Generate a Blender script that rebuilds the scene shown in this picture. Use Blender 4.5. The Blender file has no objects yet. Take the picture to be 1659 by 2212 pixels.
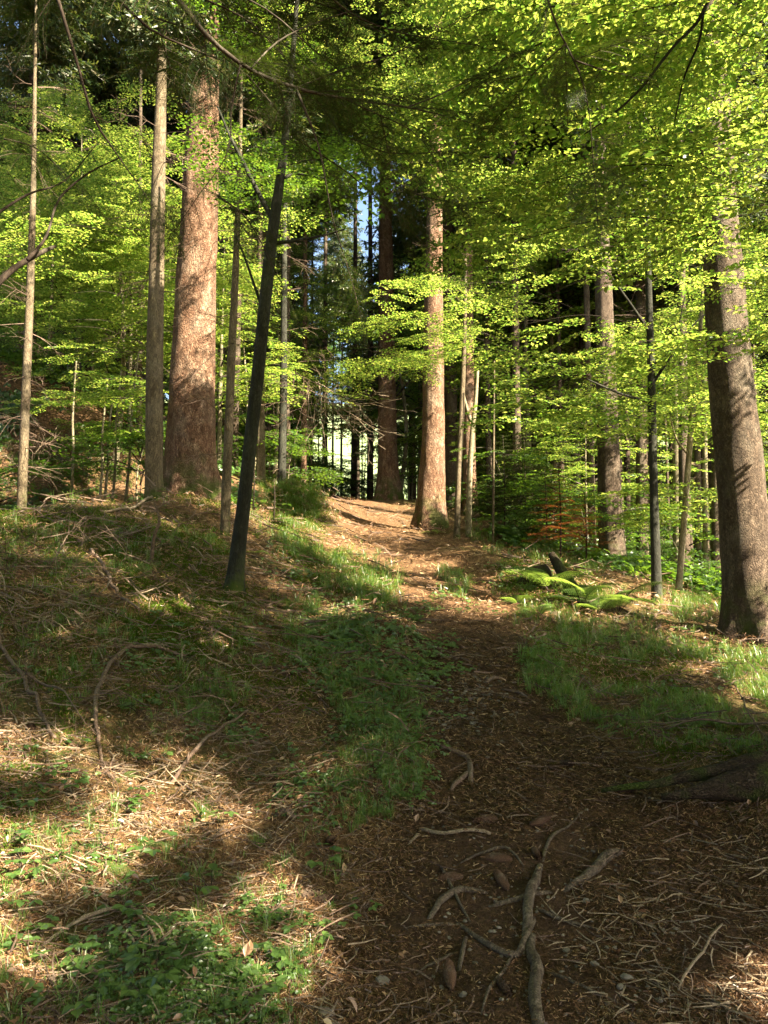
import bpy, math, random
import numpy as np
from mathutils import Vector
R_ = math.radians
scene = bpy.context.scene
COL = scene.collection
random.seed(7)
rng = np.random.default_rng(11)

# ------------------------------------------------------------------ camera, sky, sun
PITCH = R_(5.0); EYE = 1.6
F = 769.0; K = 768.0 / 1659.0
cam = bpy.data.cameras.new('camera'); camo = bpy.data.objects.new('camera', cam); COL.objects.link(camo)
camo.location = (0, 0, EYE); camo.rotation_euler = (math.pi / 2 + PITCH, 0, 0)
cam.sensor_fit = 'VERTICAL'; cam.sensor_height = 24.0; cam.lens = 24.0 * F / 1024.0
cam.clip_start = 0.05; cam.clip_end = 2000
scene.camera = camo
SUN_AZ, SUN_EL = R_(127), R_(37)
S = np.array([math.sin(SUN_AZ) * math.cos(SUN_EL), math.cos(SUN_AZ) * math.cos(SUN_EL), math.sin(SUN_EL)])
world = bpy.data.worlds.new('World'); scene.world = world; world.use_nodes = True
nt = world.node_tree
sky = nt.nodes.new('ShaderNodeTexSky'); sky.sky_type = 'NISHITA'; sky.sun_disc = False
sky.sun_elevation = SUN_EL; sky.sun_rotation = SUN_AZ; sky.air_density = 1.0; sky.dust_density = 3.0
bg = nt.nodes['Background']; bg.inputs['Strength'].default_value = 0.05
nt.links.new(sky.outputs[0], bg.inputs[0])
sun = bpy.data.lights.new('sun', 'SUN'); suno = bpy.data.objects.new('sun', sun); COL.objects.link(suno)
sun.energy = 5.0; sun.angle = R_(0.53); sun.color = (1.0, 0.86, 0.64)
suno.rotation_euler = Vector(-S).to_track_quat('-Z', 'Y').to_euler()
scene.view_settings.view_transform = 'Standard'; scene.view_settings.look = 'None'
scene.view_settings.exposure = 3.25; scene.view_settings.gamma = 1.0; scene.view_settings.use_curve_mapping = False
cy = scene.cycles
cy.max_bounces = 7; cy.diffuse_bounces = 4; cy.transmission_bounces = 4; cy.glossy_bounces = 2; cy.transparent_max_bounces = 4
cy.use_denoising = True; cy.sample_clamp_indirect = 6.0; cy.caustics_reflective = False; cy.caustics_refractive = False

# ------------------------------------------------------------------ picture <-> world (measured columns and rows of a 1659 x 2212 view)
CAM = np.array([0, 0, EYE])
cp, sp = math.cos(PITCH), math.sin(PITCH)
def rays(c, r):
    u = (np.asarray(c, float) * K - 384) / F; v = (512 - np.asarray(r, float) * K) / F
    return np.stack([u, cp - v * sp, sp + v * cp], -1)
def at(c, r, y):
    d = rays(c, r); return CAM + d * (np.asarray(y, float) / d[..., 1])[..., None]
def proj(P):
    P = np.atleast_2d(P) - CAM
    z = P[:, 1] * cp + P[:, 2] * sp
    zz = np.where(z > .05, z, np.nan)
    u = P[:, 0] / zz; v = (-P[:, 1] * sp + P[:, 2] * cp) / zz
    return (u * F + 384) / K, (512 - v * F) / K, z
def px(w, y):                                  # size in metres of w measured pixels at distance y
    return w * K / F * y

# ------------------------------------------------------------------ noise
def _h(i, j, s):
    n = (i * 374761393 + j * 668265263 + s * 974634777) & 0xffffffff
    n = ((n ^ (n >> 13)) * 1274126177) & 0xffffffff
    return ((n ^ (n >> 16)) & 0xffff) / 65535.0
def vnoise(x, y, s=0):
    x = np.asarray(x, float); y = np.asarray(y, float)
    i = np.floor(x).astype(np.int64); j = np.floor(y).astype(np.int64)
    a = x - i; b = y - j; a = a * a * (3 - 2 * a); b = b * b * (3 - 2 * b)
    return (_h(i, j, s) * (1 - a) + _h(i + 1, j, s) * a) * (1 - b) + (_h(i, j + 1, s) * (1 - a) + _h(i + 1, j + 1, s) * a) * b
def fbm(x, y, s=0, o=4):
    t = 0; am = .5
    for k in range(o):
        t = t + am * (vnoise(x * 2 ** k, y * 2 ** k, s + k) - .5); am *= .5
    return t

# ------------------------------------------------------------------ terrain
ANCH = [  # column, row, distance of points read off the ground
 (1100,2212,2.40),(1100,2000,3.0),(1100,1850,3.5),(1100,1750,4.0),(1100,1600,4.9),(1050,1500,5.9),(1020,1400,7.4),(1000,1330,9.0),
 (950,1250,11.5),(850,1180,15),(790,1130,20),(760,1095,28),
 (0,2212,2.25),(0,2000,2.75),(0,1800,3.4),(0,1600,4.3),(0,1400,5.6),(0,1250,7.3),(0,1125,10),
 (250,1103,11.4),(250,1250,7.8),(250,1400,6.0),(250,1600,4.5),(250,1800,3.55),(500,1265,8.5),(500,1400,6.7),(500,1600,4.8),(500,1800,3.7),
 (500,2000,2.92),(500,2212,2.35),(700,1300,9.0),(700,1215,12.2),(600,1130,14.2),(487,1145,11.5),(415,1075,14),(333,1087,12.6),(700,1500,5.8),(700,1700,4.2),
 (640,1110,17.5),(560,1055,20),(655,1062,24),(460,1050,19),(700,1085,26),
 (1320,1230,17),(1150,1200,13.5),(1050,1135,19),(1012,1112,22),(925,1142,19),(838,1077,26),(1390,1243,22),(1500,1282,24),(1420,1312,11.5),
 (1250,1292,10.5),(1380,1372,9),(1620,1372,9.2),(1659,1410,8.0),(1250,1400,7.9),(1300,1550,5.6),(1500,1550,5.6),(1659,1600,4.9),(1659,1490,6.5),
 (1480,1450,7.1),(1500,1750,4.05),(1659,1800,3.75),(1500,2000,3.0),(1659,2212,2.4),(1600,1300,16),(1659,1290,24),(1300,1215,30)]
A = [tuple(at(c, r, y)) for c, r, y in ANCH]
A += [(-9, 16, 2.9), (-6.2, 15.2, 2.7), (-7.2, 18.5, 5.0), (-9, 19, 6.2), (-11.5, 19, 7.4), (-5.2, 18.6, 3.5), (-14, 26, 8), (-6, 30, 6.5),
      (0, 1, .08), (-1.5, 1, .25), (1.5, 1, .1), (0, 0, 0), (0, -6, -.8), (-8, 0, 1.7), (-8, 6, 2.4), (8, 0, -.6), (8, 4, .1), (8, -8, -1.6), (-8, -8, .5),
      (14, 14, .3), (20, 26, .4), (18, 40, 1.2), (6, 40, 3.4), (-1, 40, 5.3), (-2, 60, 5.4), (-2, 80, 4.5), (-25, 40, 11), (-28, 15, 9), (30, 10, -2.5), (25, 70, 1),
      (-25, 80, 9), (25, -12, -4), (-25, -12, 3)]
A = np.array(A)
def tps(r): return np.where(r > 1e-9, r * r * np.log(r + 1e-12), 0)
def _rbf_fit(A, lam):
    n = len(A); d = np.hypot(A[:, None, 0] - A[None, :, 0], A[:, None, 1] - A[None, :, 1])
    Kk = tps(d) + lam * np.eye(n); Pm = np.c_[np.ones(n), A[:, :2]]
    M = np.block([[Kk, Pm], [Pm.T, np.zeros((3, 3))]])
    return np.linalg.solve(M, np.r_[A[:, 2], 0, 0, 0])
WGT = _rbf_fit(A, .05)
GX = np.arange(-34, 34.01, .2); GY = np.arange(-14, 84.01, .2)
gx, gy = np.meshgrid(GX, GY)
def rbf(x, y):
    out = WGT[-3] + WGT[-2] * x + WGT[-1] * y
    for k in range(len(A)): out = out + WGT[k] * tps(np.hypot(x - A[k, 0], y - A[k, 1]))
    return out
GZ = rbf(gx, gy)
EDGE_Y = np.array([-5, 1, 2.40, 3.0, 3.5, 4.0, 4.9, 5.9, 7.4, 9, 11.5, 15, 20, 28, 40, 60])
_el = [(700,2212),(760,2000),(830,1850),(885,1750),(935,1600),(915,1500),(905,1400),(885,1330),(850,1250),(750,1180),(700,1130),(690,1095)]
_er = [(1800,2212),(1900,2000),(1900,1850),(1560,1750),(1350,1600),(1200,1500),(1150,1400),(1120,1330),(1075,1250),(960,1180),(880,1130),(820,1095)]
ELX = np.r_[-1.0, -.75, [at(c, r, y)[0] for (c, r), y in zip(_el, EDGE_Y[2:])], -2.2, -3.5]
ERX = np.r_[1.5, 1.5, [at(c, r, y)[0] for (c, r), y in zip(_er, EDGE_Y[2:])], -.9, -1.6]
def pathness(x, y):
    l = np.interp(y, EDGE_Y, ELX); r = np.interp(y, EDGE_Y, ERX)
    w = .10 + .012 * np.abs(y); wob = .35 * fbm(x * 1.3, y * 1.3, 5) * np.clip(.6 + .06 * y, 0, 1.6)
    d = np.minimum(x - l, r - x) + wob
    return np.clip(d / (2 * w) + .5, 0, 1)
def H(x, y, fine=True):
    x = np.asarray(x, float); y = np.asarray(y, float)
    fx = np.clip((x - GX[0]) / .2, 0, len(GX) - 1.001); fy = np.clip((y - GY[0]) / .2, 0, len(GY) - 1.001)
    i = fx.astype(int); j = fy.astype(int); a = fx - i; b = fy - j
    z = (GZ[j, i] * (1 - a) + GZ[j, i + 1] * a) * (1 - b) + (GZ[j + 1, i] * (1 - a) + GZ[j + 1, i + 1] * a) * b
    p = pathness(x, y)
    z = z + fbm(x * .9, y * .9, 3, 3) * (.30 - .2 * p) * np.clip(y / 6 + .35, .35, 1.4) - .03 * p
    z = z + .8 * np.exp(-(((x + 1.92) / .75) ** 2 + ((y - 17.3) / .8) ** 2) ** 1.5)
    if fine:
        z = z + fbm(x * 5, y * 5, 21, 3) * (.10 - .05 * p) + fbm(x * 22, y * 22, 41, 2) * .022
    return z
_YS = np.geomspace(1.3, 90, 420)
def ground_hit(c, r):
    c = np.atleast_1d(np.asarray(c, float)); r = np.atleast_1d(np.asarray(r, float))
    d = rays(c, r); d = d / d[:, 1:2]
    X = d[:, 0:1] * _YS; Z = EYE + d[:, 2:3] * _YS
    below = Z < H(X, np.broadcast_to(_YS, X.shape), False)
    k = np.argmax(below, 1); ok = below.any(1)
    y = _YS[k] - (_YS[k] - _YS[np.maximum(k - 1, 0)]) * .5
    x = d[:, 0] * y
    return np.stack([x, y, H(x, y)], -1), ok
def gp(c, r): return ground_hit(c, r)[0][0]

# ------------------------------------------------------------------ material helpers
class NT:
    def __init__(s, name):
        s.m = bpy.data.materials.new(name); s.m.use_nodes = True; s.t = s.m.node_tree; s.t.nodes.clear()
        s.out = s.n('ShaderNodeOutputMaterial')
    def n(s, typ, **kw):
        nd = s.t.nodes.new(typ)
        for k, v in kw.items():
            if isinstance(v, bpy.types.NodeSocket): s.t.links.new(v, nd.inputs[k])
            elif k in nd.inputs.keys(): nd.inputs[k].default_value = v
            else: setattr(nd, k, v)
        return nd
    def link(s, a, b): s.t.links.new(a, b)
    def noise(s, vec, scale, detail=5, rough=.6, dist=0):
        nd = s.n('ShaderNodeTexNoise'); nd.inputs['Scale'].default_value = scale; nd.inputs['Detail'].default_value = detail
        nd.inputs['Roughness'].default_value = rough; nd.inputs['Distortion'].default_value = dist
        if vec: s.link(vec, nd.inputs['Vector'])
        return nd.outputs['Fac']
    def ramp(s, fac, stops):
        nd = s.n('ShaderNodeValToRGB'); s.link(fac, nd.inputs[0]); cr = nd.color_ramp
        while len(cr.elements) < len(stops): cr.elements.new(.5)
        for e, (p, c) in zip(cr.elements, stops):
            e.position = p; e.color = (*c, 1) if len(c) == 3 else c
        return nd.outputs[0]
    def mix(s, fac, a, b, mode='MIX'):
        nd = s.n('ShaderNodeMix'); nd.data_type = 'RGBA'; nd.blend_type = mode
        for sock, v in ((nd.inputs[0], fac), (nd.inputs[6], a), (nd.inputs[7], b)):
            if isinstance(v, bpy.types.NodeSocket): s.link(v, sock)
            else: sock.default_value = v if not isinstance(v, tuple) else (*v, 1)
        return nd.outputs[2]
    def math(s, op, a, b=0.0, clamp=False):
        nd = s.n('ShaderNodeMath'); nd.operation = op; nd.use_clamp = clamp
        for sock, v in ((nd.inputs[0], a), (nd.inputs[1], b)):
            if isinstance(v, bpy.types.NodeSocket): s.link(v, sock)
            else: sock.default_value = v
        return nd.outputs[0]
    def coord(s, scale=(1, 1, 1), which='Object'):
        tc = s.n('ShaderNodeTexCoord'); mp = s.n('ShaderNodeMapping'); mp.inputs['Scale'].default_value = scale
        s.link(tc.outputs[which], mp.inputs[0]); return mp.outputs[0]
    def bump(s, h, strength=.5, dist=.02):
        nd = s.n('ShaderNodeBump'); nd.inputs['Strength'].default_value = strength; nd.inputs['Distance'].default_value = dist
        s.link(h, nd.inputs['Height']); return nd.outputs[0]
    def principled(s, col, rough=.9, bump=None, spec=.2):
        p = s.n('ShaderNodeBsdfPrincipled')
        if isinstance(col, tuple): p.inputs['Base Color'].default_value = (*col, 1)
        else: s.link(col, p.inputs['Base Color'])
        p.inputs['Roughness'].default_value = rough; p.inputs['Specular IOR Level'].default_value = spec
        if bump: s.link(bump, p.inputs['Normal'])
        s.link(p.outputs[0], s.out.inputs[0]); return s.m

def leaf_mat(name, stops, tstops, tfac=.5, gloss=.06, grough=.4):
    t = NT(name)
    g = t.n('ShaderNodeNewGeometry'); oi = t.n('ShaderNodeObjectInfo')
    f = t.math('FRACT', t.math('ADD', g.outputs['Random Per Island'], t.math('MULTIPLY', oi.outputs['Random'], .15)))
    c = t.ramp(f, stops); tc = t.ramp(f, tstops)
    d = t.n('ShaderNodeBsdfDiffuse'); t.link(c, d.inputs[0])
    tr = t.n('ShaderNodeBsdfTranslucent'); t.link(tc, tr.inputs[0])
    m = t.n('ShaderNodeMixShader'); m.inputs[0].default_value = tfac; t.link(d.outputs[0], m.inputs[1]); t.link(tr.outputs[0], m.inputs[2])
    gl = t.n('ShaderNodeBsdfGlossy'); gl.inputs['Roughness'].default_value = grough
    m2 = t.n('ShaderNodeMixShader'); m2.inputs[0].default_value = gloss; t.link(m.outputs[0], m2.inputs[1]); t.link(gl.outputs[0], m2.inputs[2])
    t.link(m2.outputs[0], t.out.inputs[0]); return t.m

MAT = {}
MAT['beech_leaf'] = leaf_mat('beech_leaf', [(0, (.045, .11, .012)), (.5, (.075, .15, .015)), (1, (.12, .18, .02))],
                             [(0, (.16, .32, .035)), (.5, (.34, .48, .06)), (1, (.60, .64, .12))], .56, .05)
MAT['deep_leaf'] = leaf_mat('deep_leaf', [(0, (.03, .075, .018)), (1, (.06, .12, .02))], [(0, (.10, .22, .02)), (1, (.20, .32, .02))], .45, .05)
MAT['spruce_needle'] = leaf_mat('spruce_needle', [(0, (.025, .055, .02)), (.7, (.05, .08, .024)), (1, (.12, .10, .04))],
                                [(0, (.07, .13, .02)), (1, (.16, .18, .03))], .38, .05)
MAT['fir_needle'] = leaf_mat('fir_needle', [(0, (.013, .034, .012)), (.75, (.03, .052, .015)), (1, (.08, .065, .028))], [(0, (.035, .07, .01)), (1, (.09, .12, .016))], .25, .02)
MAT['grass'] = leaf_mat('grass', [(0, (.035, .095, .012)), (.8, (.075, .145, .018)), (1, (.20, .18, .07))], [(0, (.12, .28, .02)), (1, (.28, .38, .05))], .4, .06)
MAT['herb'] = leaf_mat('herb', [(0, (.03, .07, .014)), (1, (.07, .125, .025))], [(0, (.10, .20, .02)), (1, (.20, .30, .04))], .35, .07)
MAT['fern'] = leaf_mat('fern', [(0, (.06, .12, .025)), (1, (.11, .18, .04))], [(0, (.20, .34, .04)), (1, (.34, .46, .07))], .45, .04)
MAT['moss'] = leaf_mat('moss', [(0, (.03, .055, .008)), (1, (.075, .11, .012))], [(0, (.08, .14, .01)), (1, (.14, .2, .01))], .25, .0)
MAT['dead_leaf'] = leaf_mat('dead_leaf', [(0, (.07, .035, .02)), (.5, (.15, .082, .042)), (.88, (.26, .165, .09)), (1, (.42, .32, .20))],
                            [(0, (.12, .06, .03)), (1, (.3, .18, .08))], .15, .05)
MAT['litter'] = leaf_mat('litter', [(0, (.04, .019, .009)), (.5, (.12, .060, .028)), (.85, (.235, .135, .066)), (1, (.42, .31, .18))], [(0, (.08, .04, .02)), (1, (.2, .12, .06))], .05, .04)
MAT['dead_fern'] = leaf_mat('dead_fern', [(0, (.16, .05, .02)), (1, (.28, .09, .03))], [(0, (.3, .1, .02)), (1, (.4, .14, .03))], .4, .02)

MAT['chips'] = leaf_mat('chips', [(0, (.018, .010, .006)), (.45, (.056, .029, .015)), (.85, (.12, .064, .033)), (1, (.26, .18, .10))], [(0, (.02, .01, .005)), (1, (.08, .05, .03))], .03, .03)
def bark(name, dark, mid, light, scale=(1, 1, .35), sc=9, moss=0.0, bumps=.7, lich=(.30, .28, .22), lf=.25, dist=.03):
    t = NT(name); v = t.coord(scale)
    n1 = t.noise(v, sc, 6, .65, .4); n2 = t.noise(v, sc * 4.2, 5, .6)
    vo = t.n('ShaderNodeTexVoronoi'); vo.feature = 'DISTANCE_TO_EDGE'; vo.inputs['Scale'].default_value = sc * 2.3
    wv = t.n('ShaderNodeMix'); wv.data_type = 'VECTOR'; wv.inputs[0].default_value = .16
    nn = t.n('ShaderNodeTexNoise'); nn.inputs['Scale'].default_value = sc; t.link(v, nn.inputs[0])
    t.link(v, wv.inputs[4]); t.link(nn.outputs['Color'], wv.inputs[5]); t.link(wv.outputs[1], vo.inputs['Vector'])
    crack = t.ramp(vo.outputs['Distance'], [(0, (0, 0, 0)), (.16, (1, 1, 1))])
    hgt = t.math('ADD', t.math('MULTIPLY', crack, .55), t.math('ADD', t.math('MULTIPLY', n2, .5), t.math('MULTIPLY', n1, .4)))
    c = t.ramp(n1, [(.25, dark), (.5, mid), (.75, light)])
    cell = t.n('ShaderNodeTexVoronoi'); cell.inputs['Scale'].default_value = sc * 1.5; t.link(wv.outputs[1], cell.inputs['Vector'])
    cs = t.n('ShaderNodeSeparateColor'); t.link(cell.outputs['Color'], cs.inputs[0])
    c = t.mix(.8, c, t.ramp(cs.outputs[0], [(0, (.42, .40, .38)), (.5, (.85, .85, .85)), (1, (1, 1, 1))]), 'MULTIPLY')
    c = t.mix(t.math('MULTIPLY', t.math('SUBTRACT', 1, crack), .55), c, tuple(x * .4 for x in dark))
    big = t.noise(t.coord((1, 1, .6)), 2.6, 4, .6)
    c = t.mix(t.math('MULTIPLY', t.ramp(big, [(.48, (0, 0, 0)), (.68, (1, 1, 1))]), lf), c, lich)
    c = t.mix(t.ramp(n2, [(.35, (.6, .6, .6)), (.62, (0, 0, 0))]), c, tuple(x * .5 for x in dark))
    st = t.noise(t.coord((1, 1, .22)), 5.5, 5, .65, .5)
    c = t.mix(t.ramp(st, [(.5, (0, 0, 0)), (.66, (.6, .6, .6))]), c, tuple(x * .8 for x in dark))
    if moss:
        tc = t.n('ShaderNodeTexCoord'); sx = t.n('ShaderNodeSeparateXYZ'); t.link(tc.outputs['Object'], sx.inputs[0])
        low = t.math('SUBTRACT', 1, t.math('MULTIPLY', sx.outputs[2], 1 / moss), True)
        mk = t.math('MULTIPLY', t.ramp(t.noise(t.coord(), 3.2, 5, .6), [(.44, (0, 0, 0)), (.58, (1, 1, 1))]), low, True)
        c = t.mix(mk, c, (.042, .062, .010))
    return t.principled(c, .92, t.bump(hgt, bumps, dist), .15)
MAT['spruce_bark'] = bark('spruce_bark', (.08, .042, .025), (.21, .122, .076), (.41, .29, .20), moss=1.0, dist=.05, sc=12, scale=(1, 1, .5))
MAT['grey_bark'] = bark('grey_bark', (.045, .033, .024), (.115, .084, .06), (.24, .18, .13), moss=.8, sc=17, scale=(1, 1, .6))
MAT['thin_bark'] = bark('thin_bark', (.08, .062, .04), (.16, .125, .08), (.26, .21, .13), moss=.6, sc=16, dist=.015)
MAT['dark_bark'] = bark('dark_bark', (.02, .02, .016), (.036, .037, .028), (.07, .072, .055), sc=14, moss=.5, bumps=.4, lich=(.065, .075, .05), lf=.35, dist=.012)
MAT['pale_bark'] = bark('pale_bark', (.13, .11, .07), (.25, .22, .14), (.38, .35, .24), sc=14, moss=.5, bumps=.4, dist=.012)
MAT['twig'] = bark('twig', (.025, .018, .013), (.05, .036, .027), (.085, .062, .047), sc=30, bumps=.3, dist=.006)
MAT['dead_wood'] = bark('dead_wood', (.09, .06, .045), (.19, .13, .095), (.32, .24, .18), scale=(1, 1, 1), sc=30, bumps=.5, dist=.006)
MAT['pale_twig'] = bark('pale_twig', (.16, .12, .08), (.28, .22, .15), (.42, .35, .26), scale=(1, 1, 1), sc=30, bumps=.3, dist=.004)
MAT['root_bark'] = bark('root_bark', (.06, .045, .033), (.13, .10, .072), (.26, .21, .155), scale=(1, 1, 1), sc=22, bumps=.6, dist=.01, lich=(.22, .2, .15))
MAT['mossy_bark'] = bark('mossy_bark', (.03, .02, .014), (.065, .046, .03), (.10, .075, .05), scale=(1, 1, 1), sc=16, moss=1.6, bumps=.8, lich=(.045, .055, .015), lf=.5, dist=.04)
MAT['cone'] = bark('cone', (.05, .028, .018), (.11, .062, .038), (.19, .115, .07), scale=(1, 1, 1), sc=40, bumps=.3, dist=.004)
def stone_mat():
    t = NT('stone'); v = t.coord(); g = t.n('ShaderNodeNewGeometry')
    base = t.ramp(g.outputs['Random Per Island'], [(0, (.06, .052, .042)), (.6, (.12, .105, .085)), (1, (.21, .185, .15))])
    c = t.mix(t.ramp(t.noise(v, 25, 5, .6), [(.4, (0, 0, 0)), (.7, (.6, .6, .6))]), base, (.07, .055, .04))
    return t.principled(c, .8, t.bump(t.noise(v, 60, 4), .4, .01), .3)
MAT['stone'] = stone_mat()
def ground_mat():
    t = NT('forest_floor'); v = t.coord()
    pa = t.n('ShaderNodeAttribute', attribute_name='path').outputs['Fac']; ma = t.n('ShaderNodeAttribute', attribute_name='moss').outputs['Fac']
    n1 = t.noise(v, 2.2, 6, .62); n2 = t.noise(v, 14, 6, .7, .6); n3 = t.noise(v, 60, 5, .7, .8); n4 = t.noise(v, 170, 3, .7)
    lit = t.ramp(n2, [(.28, (.042, .023, .012)), (.46, (.11, .060, .030)), (.6, (.20, .118, .058)), (.78, (.31, .21, .115))])
    lit = t.mix(t.ramp(n3, [(.35, (.75, .75, .75)), (.55, (0, 0, 0))]), lit, (.045, .028, .018))
    lit = t.mix(t.ramp(n4, [(.55, (0, 0, 0)), (.72, (.55, .55, .55))]), lit, (.34, .235, .14))
    soil = t.ramp(n2, [(.3, (.022, .013, .008)), (.5, (.050, .028, .016)), (.75, (.10, .058, .034))])
    soil = t.mix(t.ramp(n3, [(.45, (0, 0, 0)), (.7, (.6, .6, .6))]), soil, (.15, .095, .055))
    soil = t.mix(t.ramp(n4, [(.58, (0, 0, 0)), (.75, (.5, .5, .5))]), soil, (.24, .165, .10))
    pk = t.math('ADD', t.math('MULTIPLY', pa, 1.3), t.math('MULTIPLY', t.math('SUBTRACT', n1, .5), .9), True)
    c = t.mix(pk, lit, soil)
    mk = t.math('MULTIPLY', ma, t.ramp(n2, [(.38, (0, 0, 0)), (.56, (1, 1, 1))]))
    c = t.mix(mk, c, t.ramp(n3, [(.3, (.018, .034, .006)), (.7, (.06, .09, .012))]))
    h = t.math('ADD', t.math('MULTIPLY', n2, .8), t.math('ADD', t.math('MULTIPLY', n3, .5), t.math('MULTIPLY', n4, .25)))
    return t.principled(c, .95, t.bump(h, .9, .05), .1)
MAT['ground'] = ground_mat()

# ------------------------------------------------------------------ mesh helpers (all faces are quads)
def mesh(name, V, Fq, mats, M=None, smooth=False):
    V = np.ascontiguousarray(V, np.float32).reshape(-1, 3); Fq = np.ascontiguousarray(Fq, np.int32).reshape(-1, 4)
    me = bpy.data.meshes.new(name); me.vertices.add(len(V)); me.vertices.foreach_set('co', V.ravel())
    me.loops.add(Fq.size); me.loops.foreach_set('vertex_index', Fq.ravel())
    me.polygons.add(len(Fq)); me.polygons.foreach_set('loop_start', np.arange(0, Fq.size, 4, dtype=np.int32))
    for m in mats: me.materials.append(MAT[m])
    if M is not None: me.polygons.foreach_set('material_index', np.ascontiguousarray(M, np.int32))
    me.polygons.foreach_set('use_smooth', np.full(len(Fq), smooth))
    me.update(calc_edges=True); return me
def ob(name, me, parent=None, loc=None):
    o = bpy.data.objects.new(name, me); COL.objects.link(o)
    if parent: o.parent = parent
    if loc is not None: o.location = [float(q) for q in loc]
    return o
def tag(o, label=None, cat=None, group=None, kind=None):
    for k, v in (('label', label), ('category', cat), ('group', group), ('kind', kind)):
        if v: o[k] = v
    return o
def thing(name, label, cat, loc, group=None):
    o = bpy.data.objects.new(name, None); COL.objects.link(o); o.location = [float(q) for q in loc]; o.empty_display_size = .2
    return tag(o, label, cat, group)
def dup(root, loc, rz=0, sc=1.0, label=None, group=None):
    r = root.copy(); COL.objects.link(r); r.location = [float(q) for q in loc]; r.rotation_euler = (0, 0, rz); r.scale = (sc, sc, sc)
    if label: r['label'] = label
    if group: r['group'] = group
    for ch in root.children:
        c = ch.copy(); COL.objects.link(c); c.parent = r
        for g in ch.children:
            d = g.copy(); COL.objects.link(d); d.parent = c
    return r
class Acc:
    def __init__(s): s.V = []; s.F = []; s.M = []; s.n = 0
    def add(s, V, Fq, m=0):
        V = np.asarray(V, float).reshape(-1, 3); Fq = np.asarray(Fq, int).reshape(-1, 4)
        s.V.append(V); s.F.append(Fq + s.n); s.M.append(np.full(len(Fq), m) if np.isscalar(m) else m); s.n += len(V)
    def get(s): return np.concatenate(s.V), np.concatenate(s.F), np.concatenate(s.M)
    def mesh(s, name, mats, smooth=False, off=None):
        V, Fq, M = s.get()
        if off is not None: V = V - off
        return mesh(name, V, Fq, mats, M, smooth)
def norm(a): return a / (np.linalg.norm(a, axis=-1, keepdims=True) + 1e-12)
def basis(X, up):
    X = norm(np.asarray(X, float)); up = np.asarray(up, float)
    Y = norm(np.cross(np.broadcast_to(up, X.shape), X)); Z = np.cross(X, Y)
    return np.stack([X, Y, Z], -1)                 # columns
def scatter(acc, protos, which, Rm, T, sc):
    """copies of small shapes (V,F,M) laid into one mesh"""
    Rm = np.asarray(Rm); T = np.asarray(T); sc = np.broadcast_to(np.asarray(sc, float), (len(T),))
    for k, (V, Fq, M) in enumerate(protos):
        i = np.nonzero(which == k)[0]
        if not len(i): continue
        W = np.einsum('nij,vj->nvi', Rm[i] * sc[i, None, None], V) + T[i, None, :]
        FF = Fq[None] + (np.arange(len(i)) * len(V))[:, None, None]
        acc.add(W.reshape(-1, 3), FF.reshape(-1, 4), np.tile(M, len(i)))
def resample(P, rad, step):
    P = np.asarray(P, float); rad = np.asarray(rad, float)
    d = np.r_[0, np.cumsum(np.linalg.norm(np.diff(P, axis=0), axis=1))]
    n = max(3, int(d[-1] / step) + 1); t = np.linspace(0, d[-1], n)
    # smooth: Catmull-Rom through the points
    k = np.clip(np.searchsorted(d, t, 'right') - 1, 0, len(P) - 2)
    u = ((t - d[k]) / (d[k + 1] - d[k] + 1e-9))[:, None]
    Q = np.vstack([2 * P[0] - P[1], P, 2 * P[-1] - P[-2]])
    p0, p1, p2, p3 = Q[k], Q[k + 1], Q[k + 2], Q[k + 3]
    C = .5 * (2 * p1 + (p2 - p0) * u + (2 * p0 - 5 * p1 + 4 * p2 - p3) * u ** 2 + (3 * p1 - p0 - 3 * p2 + p3) * u ** 3)
    return C, np.interp(t, d, rad), t
def tube(P, rad, sides=6, rough=0, seed=0, cap=True, flare=0, flare_h=.7, lobes=5, squash=None):
    P = np.asarray(P, float); n = len(P); rad = np.broadcast_to(np.asarray(rad, float), (n,)).copy()
    T = norm(np.gradient(P, axis=0)); ref = np.array([0, 1, 0.]) if abs(T[0][2]) > .7 else np.array([0, 0, 1.])
    X = norm(np.cross(np.broadcast_to(ref, T.shape), T)); Y = np.cross(T, X)
    a = np.linspace(0, 2 * np.pi, sides, endpoint=False)
    rr = np.ones((n, sides)) * rad[:, None]
    d = np.r_[0, np.cumsum(np.linalg.norm(np.diff(P, axis=0), axis=1))]
    if rough:
        ca, sa = np.cos(a) * 1.3, np.sin(a) * 1.3
        nz = fbm(ca[None] * 2.2 + d[:, None] * 1.7 + seed, sa[None] * 2.2 - d[:, None] * .9, seed, 3)
        rr = rr * (1 + rough * 2 * nz)
    if flare:
        f = np.exp(-np.maximum(d - .25, 0) / flare_h)[:, None]; rs = np.random.default_rng(seed)
        ph = rs.uniform(0, 6.28); lob = .55 + .45 * np.cos(a * lobes + ph) + .25 * np.cos(a * (lobes - 2) + 1.3 * ph)
        rr = rr * (1 + flare * f * (.2 + .95 * lob[None]) * np.where(f > .55, 1, f / .55))
    V = P[:, None, :] + rr[..., None] * (np.cos(a)[None, :, None] * X[:, None, :] + np.sin(a)[None, :, None] * Y[:, None, :])
    i = np.arange(n - 1)[:, None] * sides; j = np.arange(sides)[None]; j2 = (j + 1) % sides
    Fq = np.stack([i + j, i + j2, i + sides + j2, i + sides + j], -1).reshape(-1, 4)
    V = V.reshape(-1, 3)
    if cap and sides % 2 == 0:
        fs = []
        for b, rev in ((0, True), ((n - 1) * sides, False)):
            for q in range(1, sides - 2, 2):
                f = [b, b + q, b + q + 1, b + q + 2]; fs.append(f[::-1] if rev else f)
        Fq = np.vstack([Fq, fs])
    return V, Fq

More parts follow.
